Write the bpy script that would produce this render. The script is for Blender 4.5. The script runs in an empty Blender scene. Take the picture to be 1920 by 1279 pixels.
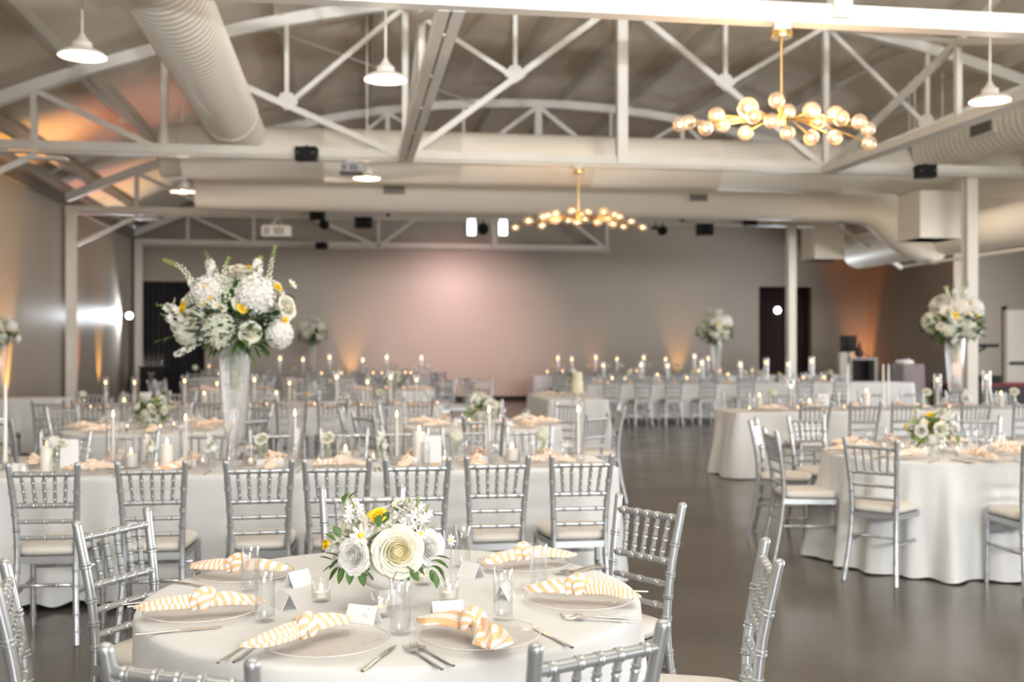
import bpy, math, random
from math import sin, cos, tan, atan, pi, radians, sqrt
from mathutils import Vector, Matrix

sc = bpy.context.scene
col = sc.collection
# ------------------------------------------------------------------ camera
PSI = radians(8.67); FPX = 2000.0; H = 1.55; HZ = 646.0
cd = bpy.data.cameras.new('camera'); cam = bpy.data.objects.new('camera', cd); col.objects.link(cam)
cam.location = (0, 0, H); cam.rotation_euler = (pi/2, 0, -PSI)
cd.sensor_width = 36; cd.lens = 36*FPX/1920; cd.shift_y = 6.5/1920
cd.clip_start = .05; cd.clip_end = 200
cd.dof.use_dof = True; cd.dof.focus_distance = 3.25; cd.dof.aperture_fstop = 2.6
sc.camera = cam
# ------------------------------------------------------------------ view, world
vs = sc.view_settings
vs.view_transform = 'Standard'; vs.look = 'None'; vs.gamma = 1; vs.use_curve_mapping = False
vs.exposure = 0.47
try:
    sc.cycles.use_denoising = True
    sc.cycles.max_bounces = 8; sc.cycles.diffuse_bounces = 4; sc.cycles.glossy_bounces = 3
    sc.cycles.transparent_max_bounces = 24; sc.cycles.transmission_bounces = 4
    sc.cycles.sample_clamp_indirect = 4; sc.cycles.sample_clamp_direct = 30
    sc.cycles.caustics_reflective = False; sc.cycles.caustics_refractive = False
except Exception: pass
wd = bpy.data.worlds.new('daylight'); sc.world = wd; wd.use_nodes = True
wd.node_tree.nodes['Background'].inputs[0].default_value = (.75, .85, 1, 1)
wd.node_tree.nodes['Background'].inputs[1].default_value = 1.0

def light(kind, name, loc, energy, color=(1, 1, 1), size=.2, size_y=None, rot=(0, 0, 0), spot=None, blend=.5):
    l = bpy.data.lights.new(name, kind); l.energy = energy; l.color = color
    if kind == 'AREA':
        l.size = size
        if size_y: l.shape = 'RECTANGLE'; l.size_y = size_y
    else: l.shadow_soft_size = size
    if kind == 'SPOT': l.spot_size = spot; l.spot_blend = blend
    o = bpy.data.objects.new(name, l); col.objects.link(o); o.location = loc; o.rotation_euler = rot
    return o
def aim(o, target):
    o.rotation_euler = (Vector(target)-Vector(o.location)).to_track_quat('-Z', 'Y').to_euler()
# lamps added as daylight at an unseen glazed front (window_3..6 in wall_back)
YB = -14.0
for i, x in enumerate((-3.6, .6, 4.8, 9.0)):
    light('AREA', 'window_daylight', (x, YB+.3, 2.15), 70, (1, .985, .96), 3.6, 4.0, (radians(92), 0, 0))
light('AREA', 'added_gable_light', (3.93, YB+.3, 5.1), 1750, (1, .985, .955), 9.0, 1.9, (radians(90), 0, 0))  # lamp at an unseen gable, added to lift ducts and ceiling
# lamps added as daylight at unseen side glazing on the right
for y, e in ((-5.5, 40), (.5, 40), (6.5, 60), (12.5, 200), (18.5, 260)):
    light('AREA', 'added_side_light', (19.6, y, 2.1), e, (1, .98, .95), 5.4, 3.4, (radians(95), 0, radians(90)))

# two spots aimed at the roof, added to stand in for a bounced flash
for x, e, tx in ((.3, 3500, .6), (4.8, 2500, 4.4)):
    fl = light('SPOT', 'added_bounce_spot', (x, -1.0, 2.1), e, (.93, .965, 1), .08, spot=radians(84), blend=.7); aim(fl, (tx, 3.4, 6.2))

# ------------------------------------------------------------------ pixel helpers (photo measurements -> metres)
FX, FY = sin(PSI), cos(PSI)
def w(x, d):                 # camera-right, camera-forward -> world
    return (d*FX + x*FY, d*FY - x*FX)
def pu(u, d): return w((u-960)*d/FPX, d)
def onY(u, Y): return Y*tan(PSI+atan((u-960)/FPX))
def dep(X, Y): return X*FX + Y*FY
def zv(v, d): return H + (HZ-v)*d/FPX
def floorp(u, v):
    d = H*FPX/(v-HZ); return pu(u, d)
TZ = .765
def tabp(u, v):
    d = (H-TZ)*FPX/(v-HZ); return pu(u, d)

# ------------------------------------------------------------------ materials
def mat(name, color, rough=.6, metal=0, emis=None, estr=0, spec=None, noise=None, bump=None, coat=0, sheen=0, trans=None):
    m = bpy.data.materials.new(name); m.use_nodes = True; nt = m.node_tree; b = nt.nodes['Principled BSDF']
    b.inputs['Base Color'].default_value = (*color, 1); b.inputs['Roughness'].default_value = rough
    b.inputs['Metallic'].default_value = metal
    if spec is not None: b.inputs['Specular IOR Level'].default_value = spec
    if coat: b.inputs['Coat Weight'].default_value = coat
    if sheen: b.inputs['Sheen Weight'].default_value = sheen
    if emis: b.inputs['Emission Color'].default_value = (*emis, 1); b.inputs['Emission Strength'].default_value = estr
    tc = nt.nodes.new('ShaderNodeTexCoord')
    if noise:
        n = nt.nodes.new('ShaderNodeTexNoise'); n.inputs['Scale'].default_value = noise[0]; n.inputs['Detail'].default_value = 4
        nt.links.new(tc.outputs['Object'], n.inputs['Vector'])
        r = nt.nodes.new('ShaderNodeValToRGB')
        a = noise[1]
        r.color_ramp.elements[0].position = .3; r.color_ramp.elements[1].position = .7
        r.color_ramp.elements[0].color = (*[c*(1-a) for c in color], 1); r.color_ramp.elements[1].color = (*[min(1, c*(1+a)) for c in color], 1)
        nt.links.new(n.outputs['Fac'], r.inputs[0]); nt.links.new(r.outputs[0], b.inputs['Base Color'])
    if bump:
        n = nt.nodes.new('ShaderNodeTexNoise'); n.inputs['Scale'].default_value = bump[0]; n.inputs['Detail'].default_value = 3
        nt.links.new(tc.outputs['Object'], n.inputs['Vector'])
        bp = nt.nodes.new('ShaderNodeBump'); bp.inputs['Strength'].default_value = bump[1]; bp.inputs['Distance'].default_value = bump[2]
        nt.links.new(n.outputs['Fac'], bp.inputs['Height']); nt.links.new(bp.outputs[0], b.inputs['Normal'])
    return m
def glassmat(name, tint=(1, 1, 1), body=.06, refl=.5, rough=.03, facing=.35):
    m = bpy.data.materials.new(name); m.use_nodes = True; nt = m.node_tree; nt.nodes.clear()
    out = nt.nodes.new('ShaderNodeOutputMaterial')
    tr = nt.nodes.new('ShaderNodeBsdfTransparent'); tr.inputs[0].default_value = (*tint, 1)
    gl = nt.nodes.new('ShaderNodeBsdfGlossy'); gl.inputs['Roughness'].default_value = rough
    df = nt.nodes.new('ShaderNodeBsdfTranslucent'); df.inputs[0].default_value = (.9, .9, .9, 1)
    d2 = nt.nodes.new('ShaderNodeBsdfDiffuse'); d2.inputs[0].default_value = (.9, .9, .9, 1)
    a = nt.nodes.new('ShaderNodeAddShader'); nt.links.new(df.outputs[0], a.inputs[0]); nt.links.new(d2.outputs[0], a.inputs[1])
    lw = nt.nodes.new('ShaderNodeLayerWeight'); lw.inputs[0].default_value = facing
    mu = nt.nodes.new('ShaderNodeMath'); mu.operation = 'MULTIPLY_ADD'; mu.inputs[1].default_value = refl; mu.inputs[2].default_value = .03
    mu.use_clamp = True
    nt.links.new(lw.outputs['Facing'], mu.inputs[0])
    m1 = nt.nodes.new('ShaderNodeMixShader'); m1.inputs[0].default_value = body
    nt.links.new(tr.outputs[0], m1.inputs[1]); nt.links.new(d2.outputs[0], m1.inputs[2])
    m2 = nt.nodes.new('ShaderNodeMixShader'); nt.links.new(mu.outputs[0], m2.inputs[0])
    nt.links.new(m1.outputs[0], m2.inputs[1]); nt.links.new(gl.outputs[0], m2.inputs[2])
    nt.links.new(m2.outputs[0], out.inputs[0])
    return m
def emit(name, color, s):
    m = bpy.data.materials.new(name); m.use_nodes = True; nt = m.node_tree; nt.nodes.clear()
    out = nt.nodes.new('ShaderNodeOutputMaterial'); e = nt.nodes.new('ShaderNodeEmission')
    e.inputs[0].default_value = (*color, 1); e.inputs[1].default_value = s; nt.links.new(e.outputs[0], out.inputs[0]); return m

M = {}
M['silver'] = mat('silver_paint', (.42, .44, .455), .28, .62, bump=(60, .08, .002))
M['cushion'] = mat('ivory_vinyl', (.64, .62, .585), .5, noise=(6, .03))
M['cloth'] = mat('white_linen', (.645, .66, .672), .85, bump=(9, .25, .01), sheen=.1)
M['steel_white'] = mat('white_steel', (.74, .71, .65), .5, noise=(1.5, .05))
M['duct'] = mat('duct_paint', (.84, .79, .695), .5)
M['wall'] = mat('taupe_paint', (.35, .31, .26), .36, noise=(.7, .03))
M['roof'] = mat('roof_insulation', (.78, .70, .585), .75, noise=(.5, .09), bump=(1.4, .45, .08))
M['purlin'] = mat('purlin_paint', (.60, .56, .48), .6)
M['black'] = mat('black_plastic', (.010, .010, .011), .6, spec=.2)
M['dark'] = mat('charcoal_cloth_and_shade', (.03, .03, .033), .8, noise=(3, .2))  # desk cloth; in the left opening, shade put into the colour
M['maroon'] = mat('maroon_drape', (.06, .035, .035), .8)
M['brass'] = mat('brass', (.62, .42, .17), .28, .95)
M['chrome'] = mat('cutlery_steel', (.68, .67, .655), .16, 1.0)
M['wax'] = mat('white_wax', (.76, .73, .68), .45, noise=(20, .02))
M['white'] = mat('white_card', (.76, .76, .77), .6)
M['ceramic'] = mat('white_ceramic', (.72, .71, .69), .35)
M['glass'] = glassmat('clear_glass', (.985, .99, .99), .02, .32)
M['sleeve'] = glassmat('sleeve_glass', (.985, .985, .985), .02, .28)
M['crystal'] = glassmat('cut_crystal', (.98, .98, .985), .13, .45, .06)
M['charger'] = glassmat('charger_glass', (1, .985, .975), .05, .05, .06)
M['rim'] = glassmat('glass_rim', (1, 1, 1), .55, .3, .05)
M['water'] = glassmat('water', (.985, .99, .99), .01, .15, .02)
M['globe'] = glassmat('crackle_globe', (1, .84, .64), .16, .45, .15)
M['flame'] = emit('candle_flame', (1, .56, .20), 14)
M['tealight'] = emit('tea_flame', (1, .42, .18), 9)
M['bulb'] = emit('warm_bulb', (1, .62, .30), 8)
M['pbulb'] = emit('pendant_bulb', (1, .80, .60), 10)
M['led'] = emit('white_led', (.85, .93, 1), 60)
M['lit_pane'] = emit('glowing_pane', (.93, .96, 1), 5)  # even glow given to panes in place of daylight
M['rose'] = mat('ivory_petal', (.82, .79, .66), .6, noise=(14, .05))
M['rosew'] = mat('white_petal', (.84, .83, .79), .6)
M['rosey'] = mat('butter_petal', (.86, .78, .52), .6)
M['hyd'] = mat('hydrangea_petal', (.76, .78, .66), .6)
M['yellow'] = mat('yellow_petal', (.88, .62, .03), .55)
M['orange'] = mat('orange_centre', (.75, .30, .02), .6)
M['leaf'] = mat('leaf_green', (.06, .135, .03), .5, noise=(8, .3))
M['leaf2'] = mat('fresh_leaf_green', (.15, .25, .05), .5, noise=(8, .3))
M['bud'] = mat('bud_green', (.38, .47, .13), .6)
M['stem'] = mat('stem_green', (.20, .33, .08), .5)
M['greyp'] = mat('projector_grey', (.30, .31, .33), .4)
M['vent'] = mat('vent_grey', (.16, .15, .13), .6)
M['mauve'] = mat('mauve_cloth', (.20, .165, .17), .8)
M['red'] = mat('red_cloth', (.17, .02, .025), .8)
M['ink'] = mat('ink', (.25, .25, .27), .6)
M['cake'] = mat('cream_icing', (.80, .74, .56), .5)
M['counter'] = mat('counter_grey', (.22, .21, .20), .5)

for k_ in ('rose', 'rosew', 'rosey', 'hyd'):
    b_ = M[k_].node_tree.nodes['Principled BSDF']; b_.inputs['Subsurface Weight'].default_value = .5; b_.inputs['Subsurface Radius'].default_value = (1, .8, .6); b_.inputs['Subsurface Scale'].default_value = .008
def napkin_mat():
    m = bpy.data.materials.new('peach_striped_linen'); m.use_nodes = True; nt = m.node_tree; b = nt.nodes['Principled BSDF']
    b.inputs['Roughness'].default_value = .8
    uv = nt.nodes.new('ShaderNodeUVMap'); sx = nt.nodes.new('ShaderNodeSeparateXYZ'); nt.links.new(uv.outputs[0], sx.inputs[0])
    mm = nt.nodes.new('ShaderNodeMath'); mm.operation = 'FRACT'; nt.links.new(sx.outputs[0], mm.inputs[0])
    r = nt.nodes.new('ShaderNodeValToRGB'); r.color_ramp.interpolation = 'LINEAR'
    e = r.color_ramp.elements; e[0].position = .0; e[0].color = (.82, .49, .27, 1); e[1].position = 1; e[1].color = (.76, .745, .735, 1)
    a = r.color_ramp.elements.new(.44); a.color = (.83, .50, .28, 1); a = r.color_ramp.elements.new(.5); a.color = (.76, .745, .735, 1)
    nt.links.new(mm.outputs[0], r.inputs[0]); nt.links.new(r.outputs[0], b.inputs['Base Color'])
    return m
M['napkin'] = napkin_mat()

def floor_mat():
    m = mat('polished_concrete', (.095, .085, .071), .2, noise=(.9, .28)); nt = m.node_tree; b = nt.nodes['Principled BSDF']
    base = b.inputs['Base Color'].links[0].from_socket
    tc = nt.nodes.new('ShaderNodeTexCoord'); sx = nt.nodes.new('ShaderNodeSeparateXYZ'); nt.links.new(tc.outputs['Object'], sx.inputs[0])
    def joint(out, off, per, hw):
        a = nt.nodes.new('ShaderNodeMath'); a.operation = 'SUBTRACT'; a.inputs[1].default_value = off; nt.links.new(out, a.inputs[0])
        q = nt.nodes.new('ShaderNodeMath'); q.operation = 'PINGPONG'; q.inputs[1].default_value = per/2; nt.links.new(a.outputs[0], q.inputs[0])
        c = nt.nodes.new('ShaderNodeMath'); c.operation = 'LESS_THAN'; c.inputs[1].default_value = hw; nt.links.new(q.outputs[0], c.inputs[0]); return c
    j1 = joint(sx.outputs[0], 2.9, 4.6, .004); j2 = joint(sx.outputs[1], 2.2, 7.0, .004)
    mx = nt.nodes.new('ShaderNodeMath'); mx.operation = 'MAXIMUM'; nt.links.new(j1.outputs[0], mx.inputs[0]); nt.links.new(j2.outputs[0], mx.inputs[1])
    mix = nt.nodes.new('ShaderNodeMixRGB'); mix.inputs[2].default_value = (.05, .042, .034, 1)
    sc_ = nt.nodes.new('ShaderNodeMath'); sc_.operation = 'MULTIPLY'; sc_.inputs[1].default_value = .75; nt.links.new(mx.outputs[0], sc_.inputs[0])
    nt.links.new(sc_.outputs[0], mix.inputs[0]); nt.links.new(base, mix.inputs[1]); nt.links.new(mix.outputs[0], b.inputs['Base Color'])
    n = nt.nodes.new('ShaderNodeTexNoise'); n.inputs['Scale'].default_value = 1.7; n.inputs['Detail'].default_value = 5
    nt.links.new(tc.outputs['Object'], n.inputs['Vector'])
    mr = nt.nodes.new('ShaderNodeMapRange'); mr.inputs[3].default_value = .12; mr.inputs[4].default_value = .30
    nt.links.new(n.outputs['Fac'], mr.inputs[0]); nt.links.new(mr.outputs[0], b.inputs['Roughness'])
    return m
M['floor'] = floor_mat()

# ------------------------------------------------------------------ mesh builder
class MB:
    def __init__(s): s.v = []; s.f = []; s.mi = []; s.uv = []; s.cur = 0; s.hasuv = False
    def add(s, vs, fs, uvs=None):
        o = len(s.v); s.v += [tuple(p) for p in vs]
        for f in fs:
            s.f.append([i+o for i in f]); s.mi.append(s.cur)
        if uvs: s.hasuv = True; s.uv += list(uvs)
        else: s.uv += [(0, 0)]*len(vs)
        return s
    def box(s, a, b):
        x0, y0, z0 = a; x1, y1, z1 = b
        return s.add([(x0,y0,z0),(x1,y0,z0),(x1,y1,z0),(x0,y1,z0),(x0,y0,z1),(x1,y0,z1),(x1,y1,z1),(x0,y1,z1)],
                     [(0,3,2,1),(4,5,6,7),(0,1,5,4),(1,2,6,5),(2,3,7,6),(3,0,4,7)])
    def beam(s, p0, p1, wd, ht, up=(0, 0, 1)):
        p0 = Vector(p0); p1 = Vector(p1); t = (p1-p0).normalized(); up = Vector(up)
        if abs(t.dot(up)) > .97: up = Vector((0, 1, 0))
        a = t.cross(up).normalized()*wd/2; b = a.cross(t).normalized()*ht/2
        vs = [p0-a-b, p0+a-b, p0+a+b, p0-a+b, p1-a-b, p1+a-b, p1+a+b, p1-a+b]
        return s.add(vs, [(0,1,2,3),(7,6,5,4),(0,4,5,1),(1,5,6,2),(2,6,7,3),(3,7,4,0)])
    def tube(s, pts, rad, n=10, caps=True, sx=1, sy=1, uvf=None):
        pts = [Vector(p) for p in pts]; k = len(pts)
        if not isinstance(rad, (list, tuple)): rad = [rad]*k
        t0 = (pts[1]-pts[0]).normalized(); up = Vector((0, 0, 1)) if abs(t0.z) < .9 else Vector((0, 1, 0))
        a = t0.cross(up).normalized(); vs = []; uvs = []
        for i in range(k):
            t = (pts[min(i+1, k-1)]-pts[max(i-1, 0)])
            if t.length < 1e-9: t = t0
            t = t.normalized(); a = (a-t*a.dot(t)).normalized(); b = a.cross(t)
            for j in range(n):
                q = 2*pi*j/n; r = rad[i]
                vs.append(pts[i]+a*(cos(q)*r*sx)+b*(sin(q)*r*sy))
                if uvf: uvs.append(uvf(i/(k-1), j/n))
        fs = [(i*n+j, i*n+(j+1)%n, (i+1)*n+(j+1)%n, (i+1)*n+j) for i in range(k-1) for j in range(n)]
        if caps: fs += [tuple(range(n-1, -1, -1)), tuple((k-1)*n+j for j in range(n))]
        return s.add(vs, fs, uvs or None)
    def lathe(s, prof, n=20, c=(0, 0, 0), rib=0, ribn=0, closed=False):
        vs = []; k = len(prof)
        for r, z in prof:
            for j in range(n):
                q = 2*pi*j/n; rr = r*(1+rib*cos(q*ribn)) if rib else r
                vs.append((c[0]+rr*cos(q), c[1]+rr*sin(q), c[2]+z))
        fs = [(i*n+j, i*n+(j+1)%n, (i+1)*n+(j+1)%n, (i+1)*n+j) for i in range(k-1) for j in range(n)]
        if prof[0][0] > 1e-5: 
            if closed: fs.append(tuple(range(n-1, -1, -1)))
        if closed and prof[-1][0] > 1e-5: fs.append(tuple((k-1)*n+j for j in range(n)))
        return s.add(vs, fs)
    def sphere(s, c, r, nu=12, nv=8, sc_=(1, 1, 1)):
        prof = [(max(1e-4, r*sin(pi*i/nv)), -r*cos(pi*i/nv)) for i in range(nv+1)]
        o = len(s.v); s.lathe(prof, nu)
        for i in range(o, len(s.v)):
            x, y, z = s.v[i]; s.v[i] = (c[0]+x*sc_[0], c[1]+y*sc_[1], c[2]+z*sc_[2])
        return s
    def merge(s, o, mtx):
        vs = [mtx @ Vector(p) for p in o.v]; k = len(s.v); s.v += [tuple(p) for p in vs]
        s.f += [[i+k for i in f] for f in o.f]; s.mi += o.mi; s.uv += o.uv; s.hasuv |= o.hasuv
        return s
    def mesh(s, name, mats, smooth=True):
        m = bpy.data.meshes.new(name); m.from_pydata(s.v, [], s.f)
        if not isinstance(mats, (list, tuple)): mats = [mats]
        for x in mats: m.materials.append(x)
        m.polygons.foreach_set('material_index', s.mi)
        m.polygons.foreach_set('use_smooth', [smooth]*len(m.polygons))
        if s.hasuv:
            l = m.uv_layers.new(name='UVMap')
            for lp in m.loops: l.data[lp.index].uv = s.uv[lp.vertex_index]
        m.update(); return m
    def build(s, name, mats, parent=None, smooth=True, loc=None, rz=0):
        m = s.mesh(name, mats, smooth)
        if smooth: 
            try: m.set_sharp_from_angle(angle=radians(42))
            except Exception: pass
        o = bpy.data.objects.new(name, m); col.objects.link(o)
        if parent: o.parent = parent
        if loc: o.location = loc
        if rz: o.rotation_euler.z = rz
        return o
def tag(o, label=None, cat=None, group=None, kind=None):
    if label: o['label'] = label
    if cat: o['category'] = cat
    if group: o['group'] = group
    if kind: o['kind'] = kind
    return o
def empty(name, loc=(0, 0, 0), rz=0):
    o = bpy.data.objects.new(name, None); col.objects.link(o); o.location = loc; o.rotation_euler.z = rz
    o.empty_display_size = .05; return o
def kids(o): return [c for c in o.children]
def copy_tree(o, parent=None):
    c = o.copy(); col.objects.link(c); c.parent = parent
    for ch in kids(o): copy_tree(ch, c)
    return c
class Proto:                      # first use moves the source itself, later uses copy it
    def __init__(s, fn): s.fn = fn; s.o = None
    def put(s, loc, rz=0, label=None, cat=None, group=None, scale=None):
        if s.o is None: s.o = s.fn(); o = s.o
        else:
            o = copy_tree(s.o)
            for k in ('group',):
                if k in o.keys(): del o[k]
        o.location = loc; o.rotation_euler = (0, 0, rz)
        o.scale = (scale,)*3 if scale else (1, 1, 1)
        tag(o, label, cat, group); return o
ORD = ['first', 'second', 'third', 'fourth', 'fifth', 'sixth', 'seventh', 'eighth', 'ninth', 'tenth', 'eleventh', 'twelfth', 'thirteenth', 'fourteenth', 'fifteenth', 'sixteenth']
def struct(o): o['kind'] = 'structure'; return o
rnd = random.Random(7)
def cr(pts, n):                   # catmull-rom through points
    P = [Vector(p) for p in pts]; P = [P[0]*2-P[1]]+P+[P[-1]*2-P[-2]]; out = []
    m = len(P)-3
    for i in range(n+1):
        t = i/n*m; k = min(int(t), m-1); t -= k
        a, b, c, d = P[k:k+4]
        out.append(.5*((2*b)+(c-a)*t+(2*a-5*b+4*c-d)*t*t+(3*b-a-3*c+d)*t**3))
    return out
# ================================================================== ROOM
XL, XR, YF = -5.59, 20.0, 29.3
XC = 3.93
def ztop(X): return 6.62 - .0243*(X-XC)**2          # truss top chord
def zroof(X): return ztop(X) + .30
b = MB(); b.add([(XL-.3, YB-.3, 0), (XR+.3, YB-.3, 0), (XR+.3, YF+.3, 0), (XL-.3, YF+.3, 0)], [(0, 1, 2, 3)])
b.add([(XL-.3, YB-.3, -.2), (XR+.3, YB-.3, -.2), (XR+.3, YF+.3, -.2), (XL-.3, YF+.3, -.2)], [(3, 2, 1, 0)])
struct(b.build('floor', M['floor'], smooth=False))
b = MB(); n = 44; xs = [XL-.1+(13.45-XL+.1)*i/n for i in range(n+1)]
ys = [YB-.3, YF+.3]
vs = [(x, y, zroof(x)) for x in xs for y in ys] + [(x, y, zroof(x)+.15) for x in xs for y in ys]
fs = [(2*i, 2*i+1, 2*i+3, 2*i+2) for i in range(n)]; o_ = len(xs)*2
fs += [(o_+2*i, o_+2*i+2, o_+2*i+3, o_+2*i+1) for i in range(n)]
b.add(vs, fs); b.box((13.42, YB-.3, 4.25), (XR+.3, YF+.3, 4.4)); b.box((13.38, YB-.3, 4.2), (13.5, YF+.3, 5.1))
struct(b.build('ceiling', M['roof']))
# left wall
b = MB(); b.box((XL-.2, YB-.3, 0), (XL, YF+.2, 4.62)); struct(b.build('wall_left', M['wall'], smooth=False))
b = MB(); b.box((XL, YB, 0), (XL+.02, YF, .1)); struct(b.build('baseboard_left', M['black'], smooth=False))
# far wall with two tall openings
def wall_poly(b, y0, y1, x0, x1, z0, zf):
    n = max(1, int((x1-x0)/.5))
    for i in range(n):
        a = x0+(x1-x0)*i/n; c = x0+(x1-x0)*(i+1)/n
        b.add([(a, y0, z0), (c, y0, z0), (c, y0, zf(c)), (a, y0, zf(a)), (a, y1, z0), (c, y1, z0), (c, y1, zf(c)), (a, y1, zf(a))],
              [(0, 1, 2, 3), (7, 6, 5, 4), (3, 2, 6, 7), (0, 4, 5, 1), (0, 3, 7, 4), (1, 5, 6, 2)])
zw = lambda X: zroof(X) if X < 13.4 else 4.3
dl0, dl1 = onY(262, YF), onY(384, YF); dr0, dr1 = onY(1423, YF), onY(1522, YF)
DH = 3.22
b = MB()
wall_poly(b, YF, YF+.2, XL, dl0, 0, zw); wall_poly(b, YF, YF+.2, dl0, dl1, DH, zw); wall_poly(b, YF, YF+.2, dl1, dr0, 0, zw)
wall_poly(b, YF, YF+.2, dr0, dr1, DH, zw); wall_poly(b, YF, YF+.2, dr1, 13.4, 0, zw); wall_poly(b, YF, YF+.2, 13.4, 15.2, 0, zw)
struct(b.build('wall_far', M['wall'], smooth=False))
b = MB(); b.box((dl1, YF-.02, 0), (dr0, YF, .12)); struct(b.build('baseboard_far', M['black'], smooth=False))
for nm, x0, x1, m in (('door_1', dl0, dl1, 'dark'), ('door_2', dr0, dr1, 'maroon')):  # left sheet: dark colour stands for the shade of an unlit room
    b = MB(); nn = 60
    pts = [(x0+(x1-x0)*i/nn, YF+.55+.05*sin(i*1.3)) for i in range(nn+1)]
    b.add([(x, y, z) for x, y in pts for z in (0, DH+.1)], [(2*i, 2*i+2, 2*i+3, 2*i+1) for i in range(nn)])
    b.box((x0-.1, YF+.2, 0), (x0, YF+.8, DH+.1)); b.box((x1, YF+.2, 0), (x1+.1, YF+.8, DH+.1)); b.box((x0-.1, YF+.2, DH+.02), (x1+.1, YF+.8, DH+.12))
    struct(b.build(nm, M[m]))
# right side walls
b = MB(); b.box((15.0, 24.8, 0), (15.2, YF+.2, 4.3)); struct(b.build('wall_right_rear', M['wall'], smooth=False))
b = MB(); b.box((15.2, 27.0, 0), (XR, 27.2, 4.3)); struct(b.build('wall_alcove', M['wall'], smooth=False))
b = MB(); b.box((XR, YB-.3, 0), (XR+.2, 27.2, 4.3)); struct(b.build('wall_right', M['wall'], smooth=False))
for i, y in enumerate((-5.5, .5, 6.5, 12.5, 18.5)):  # unseen side windows with glowing panes, added for light
    b = MB(); b.box((XR-.06, y-2.7, .35), (XR-.005, y+2.7, 3.9)); f = struct(b.build('window_%d' % (i+7), M['steel_white'], smooth=False))
    b = MB(); b.box((XR-.075, y-2.6, .45), (XR-.062, y+2.6, 3.8)); b.build('pane', M['lit_pane'], f, smooth=False)
# back wall; its glazed openings are unseen, added to let in light
b = MB(); wins = [(-5.4, -1.8), (-1.2, 2.4), (3.0, 6.6), (7.2, 10.8)]
edges = [XL]+[e for w_ in wins for e in w_]+[XR]
for i in range(0, len(edges), 2):
    wall_poly(b, YB-.2, YB, edges[i], edges[i+1], 0, zw)
for x0, x1 in wins: wall_poly(b, YB-.2, YB, x0, x1, 4.2, zw)
struct(b.build('wall_back', M['wall'], smooth=False))
b = MB()
for k in range(7): x = -.6+9.06*k/6; b.box((x-.03, YB, 4.1), (x+.03, YB+.08, 6.1))
for z in (4.1, 6.1): b.box((-.6, YB, z-.04), (8.46, YB+.08, z+.04))
f = struct(b.build('window_12', M['steel_white'], smooth=False))  # unseen gable glazing with a glowing pane, added for the upper light
b = MB(); b.box((-.6, YB+.01, 4.1), (8.46, YB+.02, 6.1)); b.build('pane', M['lit_pane'], f, smooth=False)
for i, (x0, x1) in enumerate(wins):
    b = MB()
    for k in range(4): x = x0+(x1-x0)*k/3; b.box((x-.03, YB-.14, 0), (x+.03, YB-.06, 4.2))
    for z in (0.05, 2.4, 4.15): b.box((x0, YB-.14, z-.04), (x1, YB-.06, z+.04))
    f = struct(b.build('window_%d' % (i+3), M['steel_white'], smooth=False))
    b = MB(); b.box((x0, YB-.105, 0), (x1, YB-.10, 4.2)); b.build('pane', M['glass'], f, smooth=False)
# two narrow glowing panes high in the far wall, standing in for a reflection
for i, u in enumerate((884, 943)):
    X = onY(u, YF); d = dep(X, YF); f = MB()
    z0, z1 = zv(441, d), zv(393, d); hw = .11
    f.box((X-hw-.03, YF-.03, z0-.03), (X-hw, YF+.01, z1+.03)); f.box((X+hw, YF-.03, z0-.03), (X+hw+.03, YF+.01, z1+.03))
    f.box((X-hw, YF-.03, z0-.03), (X+hw, YF+.01, z0)); f.box((X-hw, YF-.03, z1), (X+hw, YF+.01, z1+.03))
    zm = zv(405, d); f.box((X-hw, YF-.03, zm-.025), (X+hw, YF+.01, zm+.025))
    fo = struct(f.build('window_%d' % (i+1), M['steel_white'], smooth=False))
    b = MB(); b.box((X-hw, YF-.01, z0), (X+hw, YF-.004, z1)); b.build('pane', M['lit_pane'], fo, smooth=False)
# door in the alcove wall
Xd = onY(1884, 27); b = MB(); b.box((Xd, 26.93, 0), (Xd+1.9, 27.0, 2.5)); f = struct(b.build('door_3', M['steel_white'], smooth=False))
b = MB(); b.box((Xd-.09, 26.90, 0), (Xd, 27, 2.6)); b.box((Xd-.09, 26.90, 2.5), (Xd+1.99, 27, 2.6)); b.build('door_frame', M['wall'], f, smooth=False)
b = MB(); b.box((Xd+.08, 26.84, 1.0), (Xd+.85, 26.90, 1.08)); b.build('push_bar', M['black'], f, smooth=False)

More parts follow.
